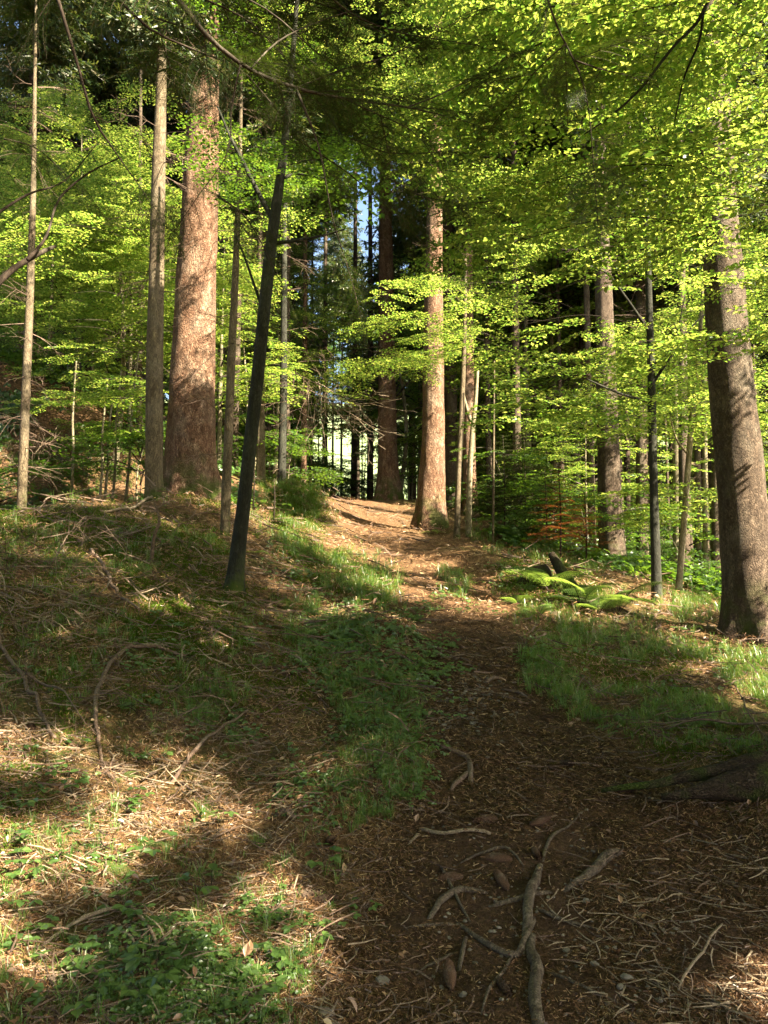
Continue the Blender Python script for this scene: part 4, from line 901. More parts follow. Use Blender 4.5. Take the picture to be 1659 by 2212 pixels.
floor_line('stick', 'grey bent stick running down from the left edge', 'stick', [(-10,1375,8,.03),(40,1455,8,.03),(80,1525,8,.02),(118,1605,7,0)], 'dead_wood', 0, group=ST, seed=11, forks=[[(55,1470,6,.05),(110,1510,5,.06),(180,1570,3,.02)]])
floor_line('stick', 'brown branch bent at a right angle on the bank', 'stick', [(400,1428,6,.02),(330,1420,8,.03),(262,1426,9,.05),(216,1490,9,.04),(205,1545,9,.03),(214,1600,8,.01),(224,1655,6,0)], 'dead_wood', 0, group=ST, seed=12)
floor_line('stick', 'straight reddish stick slanting up to the right on the bank', 'stick', [(366,1690,9),(440,1622,8,.03),(490,1580,6,.05),(536,1540,4,.04)], 'dead_wood', 0, group=ST, seed=13, forks=[[(380,1690,5),(430,1725,4,.02),(500,1750,3)]])
floor_line('stick', 'grey branch lying down the bank above the bent brown one', 'stick', [(196,1195,7,.04),(232,1255,8,.05),(262,1300,7,.03),(300,1330,4,.02)], 'dead_wood', 0, group=ST, seed=14)
floor_line('stick', 'whitish peeled stick at the lower left with a long side twig', 'stick', [(95,2020,6),(190,1992,9,.02),(280,1980,8,.03)], 'pale_twig', 0, group=ST, seed=15, forks=[[(278,1982,7,.03),(318,2035,7,.03),(350,2092,6,.01)],[(225,1990,5),(290,2060,5,.02),(330,2090,4)]])
floor_line('stick', 'pale stick lying across the foot of the slim grey spruce', 'stick', [(215,1108,4),(262,1105,6,.05),(320,1090,6,.08),(335,1078,4,.05)], 'pale_twig', 0, group=ST, seed=16)
floor_line('stick', 'short log stub lying at the foot of the bank', 'stick', [(590,1762,14),(602,1762,16),(634,1774,14)], 'dead_wood', .1, group=ST, seed=17)
floor_line('stick', 'thin dark twig lying level over the grass near the right edge', 'stick', [(1440,1592,3,.04),(1540,1588,5,.08),(1659,1592,5,.06)], 'dead_wood', 0, group=ST, seed=18)
floor_line('stick', 'thin twig slanting down the grassy slope at the right edge', 'stick', [(1590,1515,3,.10),(1625,1570,4,.06),(1659,1610,4,.02)], 'dead_wood', 0, group=ST, seed=19)
floor_line('stick', 'short grey stick in the gravel patch on the path', 'stick', [(1048,1472,8),(1075,1465,9),(1092,1466,6)], 'dead_wood', .1, group=ST, seed=20)
floor_line('stick', 'dark slim stick below the gravel patch on the path', 'stick', [(1085,1488,4),(1120,1502,6),(1146,1512,5)], 'dead_wood', .1, group=ST, seed=22)
floor_line('stick', 'sunlit crooked stick in the lower right corner', 'stick', [(1465,2140,5),(1490,2105,6,.02),(1520,2060,6,.02),(1560,2000,4)], 'pale_twig', 0, group=ST, seed=23)
# upright dead stem on the bank
b0 = gp(325, 1222); W = np.array([b0 - [0, 0, .1], at(333, 1160, b0[1]), at(345, 1125, b0[1]), at(334, 1085, b0[1])]); Q, rr, t = resample(W, [.022, .02, .018, .008], .08)
V, Fq = tube(Q, rr, 7, .1, 4); tag(ob('dead_sapling', mesh('dead_sapling', V - b0, Fq, ['dead_wood'], smooth=True), loc=b0), 'thin crooked dead stem standing up from the bank below the slim spruce', 'stem')

# spruce cones
def cone_mesh():
    acc = Acc(); n = 18; z = np.linspace(0, 1, n); prof = np.sin(np.pi * np.clip(z * .93 + .05, 0, 1)) ** .6 * .16
    P = np.stack([z * 1.0, .05 * np.sin(z * 2.5), 0 * z], -1); V, Fq = tube(P, prof, 12, 0, 1); acc.add(V, Fq)
    LP, LD, LN = [], [], []
    for k in range(90):
        u = k / 90; a = k * 2.4; r = np.interp(u, z, prof); o = np.array([0, math.cos(a), math.sin(a)])
        LP.append([u, *(o[1:] * r * .9)]); LD.append(np.array([.8, 0, 0]) + o * .38); LN.append(o)
    acc.add(*leafgeo(LP, LD, LN, np.full(90, .13), 1.1, 0, .02)); return acc.mesh('spruce_cone', ['cone'], True)
CONE = cone_mesh()
cones = [(395,1885,'upright brown cone standing in the sunlit needles lower left'),(1075,1776,'long cone slanting on the path above the roots'),(1145,1795,'slim dark cone on the path below the forked stick'),
 (1150,1840,'grey cone on the path right of the long slanting one'),(1106,1868,'brown cone just above the knobbly root'),(1098,1918,'yellowish cone touching the left of the knobbly root'),(975,2130,'big pale cone standing at the bottom of the path'),
 (1075,2128,'dark open cone beside the thick root at the bottom'),(722,1815,'cone under the shade at the edge of the herbs'),(700,1935,'wide cone at the foot of the bank in the leaves'),(672,1950,'cone beside the wide one in the leaves'),
 (318,2030,'pale cone under the peeled stick'),(340,2042,'dark cone under the peeled stick'),(25,1540,'grey cone at the left edge under the bent stick, upper one'),(62,1568,'grey cone at the left edge under the bent stick, lower one'),(0,1562,'cone cut off by the left edge under the bent stick'),
 (610,1458,'cone on the bank below the leaning dark beech'),(850,1580,'cone among the herbs on the left edge of the path'),(838,1655,'cone lying in grass left of the forked stick'),(866,1592,'cone touching the left rim of the gravel'),
 (15,2055,'big cone at the lower left edge beside herbs'),(1000,1895,'cone lying level above the pale curved root'),(1320,1705,'dark cone by the tip of the big root on the right'),(655,2122,'cone in the sunlit leaves at the bottom'),(1030,1740,'cone in the dirt under the forked stick'),(1210,1655,'small cone alone in the dirt right of the forked stick'),
 (410,1345,'cone in the moss left of the dark beech'),(480,1262,'pale cone leaning on the foot of the dark beech')]
g = np.random.default_rng(33)
for k, (c, r, lab) in enumerate(cones):
    p = gp(c, r); o = tag(ob('spruce_cone', CONE), lab, 'cone', 'spruce cones on the ground'); s_ = g.uniform(.10, .14) * (.8 if p[1] < 3.2 else 1)
    o.scale = (s_, s_, s_); o.rotation_euler = (g.uniform(0, 6), g.normal(0, .2), g.uniform(0, 6.28)); o.location = p + [0, 0, .010]

# stones
def stone_mesh(seed, n=10, m=6):
    g = np.random.default_rng(seed); a = np.linspace(0, 2 * np.pi, n, endpoint=False); V = []
    for j in range(m):
        th = math.pi * (j + .5) / m; V += [[math.sin(th) * math.cos(q), math.sin(th) * math.sin(q), math.cos(th)] for q in a]
    V = np.array(V); k = g.normal(0, 1, (7, 3)); k /= np.linalg.norm(k, axis=1, keepdims=True)
    for q in k: d = V @ q; V = V - np.outer(np.maximum(d - g.uniform(.55, .8), 0), q)
    V *= [1, .75, .55]; Fq = []
    for j in range(m - 1):
        for i in range(n): Fq.append([j * n + i, (j + 1) * n + i, (j + 1) * n + (i + 1) % n, j * n + (i + 1) % n])
    for b in (0, (m - 1) * n):
        for q in range(1, n - 2, 2): Fq.append([b, b + q, b + q + 1, b + q + 2])
    return V, np.array(Fq), np.zeros(len(Fq), int)
STONE = [stone_mesh(s) for s in range(5)]
for k, (c, r, w, lab) in enumerate([(825,2115,34,'grey stone at the bottom left of the path'),(1000,2145,26,'flat pale stone at the bottom of the path'),(1355,2115,30,'brown stone in the sun at the lower right'),(1340,2140,22,'small round stone beside the brown one at the lower right'),(1285,2085,24,'small stone right of the thick root'),
    (1225,2050,24,'grey stone lying right of the V-shaped root'),(1265,1950,24,'stone beside the low root bump'),(700,2180,50,'angular sunlit stone at the bottom edge of the leaves'),(75,1930,30,'grey stone in the shaded herbs lower left'),(1410,2005,20,'stone half buried in the dirt on the lower right')]):
    p = gp(c, r); V, Fq, M = STONE[k % 5]; s_ = px(w, p[1]) / 2; me = mesh('stone', V * s_, Fq, ['stone'])
    o = tag(ob('stone', me, loc=p + [0, 0, s_ * .1]), lab, 'stone', 'stones on the ground'); o.rotation_euler = (0, 0, k * 1.3)
g = np.random.default_rng(35); acc = Acc()
n = 900; c = np.r_[g.normal(1000, 55, 420), g.uniform(930, 1500, n - 420)]; r = np.r_[g.normal(1505, 45, 420), g.uniform(1330, 2200, n - 420)]; G, ok = ground_hit(c, r)
sz = np.r_[g.uniform(.010, .026, 420), g.uniform(.004, .014, n - 420)]; a = g.uniform(0, 6.28, n)
scatter(acc, STONE, g.integers(0, 5, n), basis(np.stack([np.cos(a), np.sin(a), g.normal(0, .2, n)], -1), [0, 0, 1.]), G, sz)
tag(ob('gravel', acc.mesh('gravel', ['stone'])), 'loose gravel and small pebbles showing through the dirt path', 'gravel', kind='stuff')

# mossy stump, earth mound, root foot of the tree just outside on the right
def lump(name, label, cat, c, r, y, wx, wy, h, mat, seed, sharp=1.0, n=40):
    p = gp(c, r); p = np.array([cr(c, y), y, 0]); p[2] = H(p[0], p[1], False)
    a = np.linspace(0, 2 * np.pi, n, endpoint=False); V = []
    m = 16
    for j in range(m + 1):
        u = j / m; rr = math.sin(u * math.pi / 2) ** sharp; zz = math.cos(u * math.pi / 2)
        X = np.cos(a) * rr * wx; Y = np.sin(a) * rr * wy
        k = 1 + .9 * fbm(np.cos(a) * 1.7 + seed, np.sin(a) * 1.7 + u * 1.3, seed, 4); X, Y = X * k, Y * k
        gz = H(p[0] + X, p[1] + Y, False) - p[2]
        Z = gz * (1 - zz) + h * zz * (1 + .7 * fbm(X * 2.5 / wx + seed, Y * 2.5 / wy, seed + 2, 4)) - .12 * u ** 3
        V += list(np.stack([X, Y, Z], -1))
    V = np.array(V); Fq = []
    for j in range(m):
        for i in range(n): Fq.append([j * n + i, (j + 1) * n + i, (j + 1) * n + (i + 1) % n, j * n + (i + 1) % n])
    return tag(ob(name, mesh(name, V, Fq, [mat], smooth=True), loc=p), label, cat)
p = gp(1190, 1275)
stump = thing('tree_stump', 'broken mossy stump with a log sloping off it, right of the path', 'stump', p)
def wl(name, W, rad, mat, sides=14, rough=.14, seed=1, step=.06):
    Q, rr, t = resample(np.array(W), rad, step); V, Fq = tube(Q, rr, sides, rough, seed); return ob(name, mesh(name, V - rel(stump), Fq, [mat], smooth=True), stump)
yS = p[1]
wl('trunk', [at(1165, 1290, yS + .3) - [0, 0, .1], at(1165, 1250, yS + .3), at(1160, 1222, yS + .3)], [px(80, yS) / 2, px(66, yS) / 2, px(38, yS) / 2], 'mossy_bark', 18, .2, 3)
wl('log', [at(1192, 1198, yS + .2), at(1208, 1225, yS), at(1235, 1270, yS - .4), at(1262, 1305, yS - .9)], [px(17, yS) / 2, px(23, yS) / 2, px(28, yS) / 2, px(24, yS) / 2], 'mossy_bark', 12, .12, 4)
wl('root', [at(1110, 1270, yS + .1), at(1140, 1250, yS + .1), at(1165, 1240, yS + .2)], [.03, .07, .09], 'mossy_bark', 10, .15, 6)
pR = gp(1680, 1700); rf = thing('tree', 'dark root foot of a tree cut off by the right edge', 'tree', pR)
def rfl(name, pts, mat='mossy_bark', seed=1, sides=14):
    W = np.array([at(c, r, y) for c, r, w, y in pts]); Q, rr, t = resample(W, [px(w, y) / 2 for c, r, w, y in pts], .05); V, Fq = tube(Q, rr, sides, .3, seed)
    return ob(name, mesh(name, V - rel(rf), Fq, [mat], smooth=True), rf)
rfl('trunk', [(1790,1820,270,4.1),(1820,1720,240,4.15),(1855,1600,200,4.2),(1860,1300,180,4.3),(1870,700,160,4.4),(1880,-300,140,4.5)], 'mossy_bark', 7, 24)
rfl('root', [(1298,1708,8,4.25),(1350,1700,13,4.22),(1420,1693,17,4.2),(1490,1676,24,4.2),(1560,1668,36,4.18),(1640,1660,70,4.15),(1740,1670,100,4.12),(1800,1690,130,4.1)], 'mossy_bark', 8)
rfl('root', [(1430,1722,14,4.1),(1500,1712,26,4.08),(1580,1700,60,4.08),(1660,1695,100,4.1),(1780,1720,140,4.1)], 'mossy_bark', 9)

# brush pile and dead twigs
def twig_pile(label, spots, sc, mat, seed, name='fallen_branch', cat='branch', group=None, up=.12, kind=None):
    g = np.random.default_rng(seed); base = gp(*spots[0][:2]); acc = Acc(); X, T = [], []
    for c, r, n in spots:
        p = gp(c, r)
        for k in range(n):
            a = g.uniform(0, 6.28); q = p + np.array([g.normal(0, .25), g.normal(0, .25), 0]); q[2] = H(q[0], q[1]) + g.uniform(.0, up); X.append([math.cos(a), math.sin(a), g.normal(.05, .12)]); T.append(q)
    scatter(acc, DEAD, g.integers(0, 3, len(T)), basis(np.array(X), g.normal(0, 1, (len(T), 3))), np.array(T), g.uniform(*sc, len(T)))
    return tag(ob(name, acc.mesh(name, [mat], off=base), loc=base), label, cat, group, kind)
twig_pile('heap of dry grey twigs on the bank at the left edge', [(60,1245,10),(150,1255,10),(20,1280,7),(240,1290,4),(200,1230,4)], (.5, 1.0), 'dead_wood', 3, 'twig_pile', 'twigs', up=.2)
twig_pile('pale dry twigs in the sun at the left edge below the heap', [(30,1310,5),(100,1290,6),(50,1390,3)], (.4, .9), 'pale_twig', 4, 'twig_pile', 'twigs')
twig_pile('tangle of shaded dry twigs around the bent brown branch', [(180,1490,4),(260,1500,4),(120,1450,3),(330,1480,3),(300,1560,3)], (.3, .7), 'dead_wood', 5, 'dry_twigs', 'twigs', kind='stuff')
twig_pile('scatter of dry twigs on the shaded bank below the dark beech', [(430,1650,4),(490,1640,4),(450,1690,4)], (.25, .55), 'dead_wood', 6, 'dry_twigs', 'twigs', kind='stuff')
twig_pile('twigs lying on the crest around the foot of the sturdy spruce', [(860,1110,6),(900,1120,5),(1050,1150,6),(1080,1160,4)], (.5, 1.0), 'pale_twig', 7, 'dry_twigs', 'twigs', kind='stuff')
for k, (c, r, y, n, lab) in enumerate([(110,900,16.5,6,'bleached dead branches fanning up from the earth bank'),(180,960,16,7,'dead twiggy branch hanging down the sunlit earth bank'),(60,960,16.5,6,'grey dead twigs at the top of the earth bank near the left edge'),
    (300,985,15.5,5,'pale dead twigs beside the slim grey spruce'),(690,840,17,8,'lit dead spruce twigs hanging left of the path gap'),(740,900,17.5,7,'lowest pale dead twigs hanging in the path gap'),(640,800,16,8,'bare drooping twigs behind the leaning dark beech')]):
    g = np.random.default_rng(700 + k); base = at(c, r, y); acc = Acc(); a = g.uniform(0, 6.28) ; X = norm(np.stack([g.normal(.6 if k > 3 else .2, .7, n), g.normal(-.3, .4, n), g.normal(-.45 if k > 0 else .8, .3, n)], -1))
    if k < 4: base[2] = H(base[0], base[1], False) + .15; X[:, 2] = np.abs(X[:, 2])
    scatter(acc, DEAD, g.integers(0, 3, n), basis(X, g.normal(0, 1, (n, 3))), np.zeros((n, 3)) + g.normal(0, .15, (n, 3)), g.uniform(1.0, 2.0, n))
    tag(ob('dead_branch', acc.mesh('dead_branch', ['pale_twig' if k % 3 else 'dead_wood']), loc=base), lab, 'branch')

twig_pile('litter of dead boughs and brush over the earth bank', [(40,1040,8),(120,1020,9),(200,1040,8),(280,1060,8),(90,960,7),(20,930,6),(160,985,7),(330,1070,5)], (.9, 1.9), 'dead_wood', 17, 'dry_brush', 'twigs', up=.3, kind='stuff')
# ferns
def frond(seed, L=1.0):
    g = np.random.default_rng(seed); acc = Acc(); n = 19; s = np.linspace(0, 1, n); P = np.stack([s * .86, 0 * s, .62 * s - .62 * s * s * 1.15], -1)
    acc.add(*tube(P, np.linspace(.008, .002, n), 4, cap=False), 1); LP, LD, LN, LS = [], [], [], []
    for i in range(4, n):
        T = norm(P[min(i + 1, n - 1)] - P[i - 1])
        l = .27 * math.sin(math.pi * min(1, (i - 2.5) / (n - 3)) ** .75) + .02
        for sd in (1, -1):
            side = np.array([0, sd, 0.]); d = norm(T * .35 + side + [0, 0, -.12]); m = max(2, int(l / .028))
            for k in range(m):
                u = (k + .3) / m * l; q = P[i] + d * u + [0, 0, -.25 * u * u]; w = .034 * (1 - .7 * k / m) + .008
                for e in (1, -1): LP.append(q); LD.append(d * .55 + e * np.cross(d, [0, 0, 1.])); LN.append([0, 0, 1]); LS.append(w)
    acc.add(*leafgeo(LP, LD, LN, LS, .55, 1, .03), 0); return acc.mesh('frond', ['fern', 'twig'])
FROND = [frond(1), frond(2)]
def fern(c, r, s_, n, lab, seed, tilt=0.0, az=None):
    g = np.random.default_rng(seed); p = gp(c, r); root = thing('fern', lab, 'fern', p, 'ferns on the forest floor')
    for k in range(n):
        f = ob('frond', FROND[k % 2], root); f.rotation_euler = (g.normal(0, .15), -tilt + g.normal(0, .12), (k * 6.283 / n + g.normal(0, .25)) if az is None else az + g.normal(0, .7)); q = s_ * g.uniform(.75, 1.15); f.scale = (q, q, q)
for k, a in enumerate([(1190,1285,.95,6,'big sunlit fern arching left in front of the mossy stump'),(1255,1318,.9,6,'sunlit fern spreading under the sloping log'),(1335,1325,.9,6,'sunlit fern reaching right at the rim of the slope'),(1290,1335,.65,5,'pale fern between the two big sunlit ones'),
    (1120,1310,.4,5,'small sunlit fern at the right edge of the path'),(1165,1330,.4,5,'low fern on the edge of the shade right of the path'),(682,1165,.38,5,'small fern on the sunlit strip left of the path'),(735,1200,.35,4,'tiny pale fern at the lower end of the sunlit strip'),(590,1300,.32,5,'fern right below the leaning dark beech'),
    (640,1315,.32,5,'fern on the bank between the dark beech and the path'),(690,1330,.3,5,'fern low on the bank near the path grass'),(735,1390,.3,5,'fern in the shaded herbs above the gravel'),(395,1420,.25,5,'fern in the mossy hollow beside the bent branch'),(430,1500,.28,5,'fern drooping over the overhang of the bank'),
    (470,1460,.25,4,'fern above the overhang of the bank'),(480,1540,.22,4,'small fern under the overhang of the bank'),(120,1640,.16,4,'small fern in the bright needles at the left edge'),(265,1690,.14,4,'small fern beside the bright grass tuft'),(210,1905,.16,4,'fern in the herbs left of the upright cone'),
    (300,1850,.15,4,'dark small fern above the brambles lower left'),(405,2100,.17,4,'fern in the wood sorrel at the bottom'),(1480,1410,.35,5,'fern on the grassy slope before the big scaly spruce'),(800,1295,.26,5,'fern at the left rim of the lit path'),(850,1262,.3,5,'fern at the upper left rim of the lit path'),(880,1410,.2,4,'small fern at the left path edge'),(560,1200,.3,5,'fern behind the foot of the dark beech'),(975,1275,.3,5,'fern tuft in the middle of the lit path'),(1030,1262,.24,4,'tiny fern right of the tuft on the lit path'),(935,1150,.45,5,'fern at the foot of the sturdy reddish spruce')]):
    fern(*a, 800 + k, .1 if k > 5 else .5)
# brown dead fir sapling and small spruces
def fir_sapling(c, y, h, lab, mats, seed, name='fir_sapling', gz=None):
    g = np.random.default_rng(seed); x = cr(c, y); z = float(H(x, y)); root = thing(name, lab, 'sapling', (x, y, z)); P = np.array([[0, 0, -.1], [.02, 0, h * .5], [0, .03, h]])
    ob('stem', mesh('stem', *tube(*resample(P, [.02, .015, .004], .15)[:2], 6), ['twig'], smooth=True), root); acc = Acc(); n = int(h * 26); zz = np.linspace(.2 * h, h, n); a = np.arange(n) * 2.4
    X = np.stack([np.cos(a), np.sin(a), .1 + 0 * a], -1); scatter(acc, FIR_MID, g.integers(0, 2, n), basis(X, [0, 0, 1.]), np.stack([0 * a, 0 * a, zz], -1), (1.15 - zz / h) * h * .75)
    ob('crown', acc.mesh('crown', mats), root)
fir_sapling(1210, 14.6, 1.9, 'young fir with rusty brown needles behind the mossy stump', ['dead_fern', 'twig'], 1)
fir_sapling(1265, 14.9, 1.5, 'short fir with rusty brown needles at the foot of the stout spruce', ['dead_fern', 'twig'], 2)
fir_sapling(590, 14.5, .8, 'small green fir on the rim of the bank right of the dark beech', ['fir_needle', 'twig'], 3)
fir_sapling(545, 15.0, 1.0, 'small green fir behind the leaning dark beech', ['fir_needle', 'twig'], 4)
fir_sapling(1090, 17.5, 2.4, 'slim green fir in the thicket right of the crest', ['fir_needle', 'twig'], 5)
fir_sapling(1135, 19, 2.8, 'taller green fir in the thicket right of the crest', ['fir_needle', 'twig'], 6)
fir_sapling(1180, 16.0, 1.8, 'bushy green fir in the thicket behind the rusty one', ['fir_needle', 'twig'], 7)

# brambles and broad-leaved seedlings
def bramble_mesh(seed, k3=True):
    g = np.random.default_rng(seed); acc = Acc(); LP, LD, LN, LS = [], [], [], []
    for st in range(int(g.integers(3, 6))):
        a = g.uniform(0, 6.28); l = g.uniform(.5, 1.0); P = np.array([[0, 0, 0], [math.cos(a) * l * .3, math.sin(a) * l * .3, .45 * l], [math.cos(a) * l * .75, math.sin(a) * l * .75, .62 * l]]); Q, rr, t = resample(P, [.014, .010, .008], .12); acc.add(*tube(Q, rr, 4, cap=False), 1)
        for e in ((0, 1), (1.25, .8), (-1.25, .8)):
            LP.append(Q[-1]); LD.append([math.cos(a + e[0]), math.sin(a + e[0]), g.normal(-.12, .15)]); LN.append([g.normal(0, .25), g.normal(0, .25), 1]); LS.append(.42 * e[1] * g.uniform(.8, 1.2))
    acc.add(*leafgeo(LP, LD, LN, LS, .72, 0, .05), 0); return acc.mesh('leaves', ['herb', 'twig'])
BR = [bramble_mesh(s) for s in range(6)]
br = [(330,1855,.13,'bramble with light green leaves in the sun left of the upright cone'),(455,1925,.13,'bramble in full sun right of the upright cone'),(690,1872,.12,'dark green bramble in the shade at the foot of the bank'),(255,1960,.10,'bramble above the peeled stick, left one'),(312,1992,.10,'bramble above the peeled stick, right one'),(45,1885,.12,'shaded bramble near the left edge'),
 (10,1835,.12,'bramble cut off by the left edge'),(110,2125,.13,'large-leaved bramble in the lower left corner'),(330,2095,.12,'bramble in the wood sorrel under the peeled stick'),(560,2105,.11,'bramble in the lit wood sorrel at the bottom'),(300,1545,.12,'bramble under the bent brown branch'),(340,1645,.11,'bright small bramble at the edge of the shade'),(140,1715,.14,'pale bluish bramble on the sunny needles'),
 (270,1760,.11,'bramble beside the grass tuft in the sun'),(475,1785,.10,'bramble on the border of sun and shade'),(650,1690,.10,'bramble in the dappled patch on the bank'),(540,1605,.10,'shaded bramble on the middle of the bank'),(665,2040,.10,'slim seedling in the shade at the path edge'),(40,2030,.11,'bramble beside the big cone at the left edge'),(800,1400,.14,'herb tuft left of the upper gravel'),
 (1180,1445,.12,'small herb at the right edge of the dark path'),(1140,1430,.12,'small herb right of the path just below the lit band'),(160,2180,.11,'bramble at the very bottom left'),(920,1440,.11,'leafy herb at the left edge of the path by the gravel'),(740,1560,.10,'herb in the grass of the left path edge'),(60,1450,.14,'bramble under the grey bent stick'),(90,1400,.12,'bluish seedling above the grey bent stick'),(790,1965,.07,'tiny seedling on the path edge at the bottom'),(520,2170,.09,'bramble at the bottom of the lit wood sorrel'),(735,2000,.08,'feathery seedling at the path edge low down')]
for k, (c, r, s_, lab) in enumerate(br):
    p = gp(c, r); root = thing('bramble', lab, 'plant', p, 'small plants on the forest floor'); o = ob('leaves', BR[k % 6], root); o.scale = (s_,) * 3; o.rotation_euler = (0, 0, k * 1.9)

# ------------------------------------------------------------------ what nobody could count: litter, needles, grass, sorrel, moss
def protos_flat(seed, n, R, L, w, z=.012, leaf=False, tilt=.25):
    g = np.random.default_rng(seed); a = g.uniform(0, 6.28, n); rr = R * np.sqrt(g.random(n)); b = g.uniform(0, 6.28, n); P = np.stack([rr * np.cos(b), rr * np.sin(b), g.uniform(.002, z, n)], -1)
    D = np.stack([np.cos(a), np.sin(a), g.normal(0, tilt, n)], -1); N_ = np.c_[g.normal(0, .5, (n, 2)), np.ones(n)]
    V, Fq = leafgeo(P, D, N_, g.uniform(*L, n), w, 0, .12) if leaf else ribbons(P, D, N_, g.uniform(*L, n), g.uniform(*w, n))
    return V, Fq, np.zeros(len(Fq), int)
def floor_samples(g, n, polys=None, rows=(1080, 2330), cols=(-60, 1720), power=1.0):
    if polys is None: c = g.uniform(*cols, n); r = rows[0] + (rows[1] - rows[0]) * g.random(n) ** power
    else:
        c, r = np.zeros(0), np.zeros(0)
        for P, m in polys:
            P = np.array(P, float); q = 0
            while q < m:
                a = g.uniform(P[:, 0].min(), P[:, 0].max(), m * 2); b = g.uniform(P[:, 1].min(), P[:, 1].max(), m * 2); k = in_polys(a, b, [P]); a, b = a[k][:m - q], b[k][:m - q]; c = np.r_[c, a + g.normal(0, 16, len(a))]; r = np.r_[r, b + g.normal(0, 12, len(b))]; q += len(a)
    G, ok = ground_hit(c, r); L = np.concatenate(LINES); near = np.zeros(len(G), bool)
    for i in range(0, len(G), 2000): near[i:i + 2000] = (np.hypot(G[i:i + 2000, None, 0] - L[None, :, 0], G[i:i + 2000, None, 1] - L[None, :, 1]) < L[None, :, 2] + .10).any(1)
    return G[ok & (G[:, 1] < 45) & ~(near & (g.random(len(G)) < .85))]
def lay(name, label, protos, G, mats, sc, kind_cat, seed, tilt=.12, up=None):
    g = np.random.default_rng(seed); n = len(G); a = g.uniform(0, 6.28, n); e = .06
    sx = (H(G[:, 0] + e, G[:, 1]) - H(G[:, 0] - e, G[:, 1])) / (2 * e); sy = (H(G[:, 0], G[:, 1] + e) - H(G[:, 0], G[:, 1] - e)) / (2 * e)
    nrm = norm(np.stack([-sx, -sy, np.ones(n)], -1)) if up is None else np.tile(np.array([0, 0, 1.]), (n, 1))
    X = np.stack([np.cos(a), np.sin(a), 0 * a], -1); X = X - nrm * (X * nrm).sum(1, keepdims=True); acc = Acc(); s_ = sc(G, g)
    scatter(acc, protos, g.integers(0, len(protos), n), basis(X, nrm + g.normal(0, tilt, (n, 3)) * [1, 1, 0]), G, s_)
    return tag(ob(name, acc.mesh(name, mats)), label, kind_cat, kind='stuff')
dist = lambda k0, k1: (lambda G, g: np.clip(G[:, 1] / 4, .7, 3.2) * g.uniform(k0, k1, len(G)))
g = np.random.default_rng(61)
NEED = [protos_flat(s, 60, .16, (.012, .034), (.0014, .0034)) for s in range(4)]
GN = floor_samples(g, 9500); onp = g.random(len(GN)) < pathness(GN[:, 0], GN[:, 1]) * np.clip((10 - GN[:, 1]) / 3, 0, 1)
lay('needle_litter', 'brown spruce needles and bark crumbs littering the bank', NEED, GN[~onp], ['litter'], dist(.8, 1.2), 'litter', 1)
CHIP = [protos_flat(s + 50, 64, .16, (.012, .034), (.002, .006), .008) for s in range(4)]
lay('bark_chips', 'dark bark chips and short needles trodden into the path', CHIP, GN[onp], ['chips'], dist(.8, 1.2), 'litter', 12, .06)
TW = []
for s_ in range(5):
    gg = np.random.default_rng(s_); acc = Acc()
    for k in range(9):
        a = gg.uniform(0, 6.28); l = gg.uniform(.05, .19); p0 = np.array([gg.normal(0, .15), gg.normal(0, .15), .008]); d = np.array([math.cos(a), math.sin(a), gg.normal(.03, .06)]); sd = np.array([-d[1], d[0], 0])
        P = np.array([p0, p0 + d * l * .5 + sd * gg.normal(0, .006), p0 + d * l + sd * gg.normal(0, .012)]); Q, rr, t = resample(P, [.0028, .0026, .0012], .05); acc.add(*tube(Q, rr * gg.uniform(.7, 1.5), 3, cap=False))
    TW.append(acc.get())
lay('twig_litter', 'small dry twigs scattered over the ground', TW, (lambda G: G[g.random(len(G)) > .6 * pathness(G[:, 0], G[:, 1])])(floor_samples(g, 950)), ['dead_wood'], dist(.8, 1.3), 'litter', 2)
lay('pale_twig_litter', 'thin bleached twigs and grass stalks on the bank', TW, floor_samples(g, 0, [([(-60,1150),(500,1250),(560,1600),(760,1900),(700,2300),(-60,2300)], 330), ([(1200,1900),(1720,1800),(1720,2300),(1100,2300)], 110)]), ['pale_twig'], dist(.7, 1.2), 'litter', 3)
DL = [protos_flat(s + 10, 5, .2, (.022, .052), .55, .02, True, .5) for s in range(4)]
lay('dead_leaves', 'dry brown beech leaves fallen on the ground', DL, (lambda G: G[g.random(len(G)) > .7 * pathness(G[:, 0], G[:, 1])])(floor_samples(g, 1150)), ['dead_leaf'], lambda G, g: np.clip(G[:, 1] / 6, .75, 1.6) * g.uniform(.8, 1.2, len(G)), 'leaves', 4)
def tuft(seed, n=16, h=(.09, .23), w=.0042, lean=1.15):
    g = np.random.default_rng(seed); acc = Acc()
    for k in range(n):
        a = g.uniform(0, 6.28); l = g.uniform(*h); d = np.array([math.cos(a), math.sin(a), 0]); p0 = d * g.uniform(0, .035); b = g.uniform(.3, 1) * lean; sd = np.array([-d[1], d[0], 0]) * w * .5
        P = [p0, p0 + np.array([0, 0, l * .5]) + d * l * .18 * b, p0 + np.array([0, 0, l * (.85 - .25 * b)]) + d * l * .5 * b, p0 + np.array([0, 0, l * (.95 - .6 * b)]) + d * l * .85 * b]
        V = np.concatenate([[P[0] - sd, P[0] + sd], [P[1] - sd, P[1] + sd], [P[2] - sd * .7, P[2] + sd * .7], [P[3] - sd * .15, P[3] + sd * .15]]); acc.add(V, [[0, 1, 3, 2], [2, 3, 5, 4], [4, 5, 7, 6]])
    return acc.get()
TUFT = [tuft(s) for s in range(4)]; SHORT = [tuft(s + 9, 12, (.04, .12), .004, .8) for s in range(3)]
gr = lambda k0, k1: (lambda G, g: np.clip(G[:, 1] / 8, .55, 1.5) * g.uniform(k0, k1, len(G)))
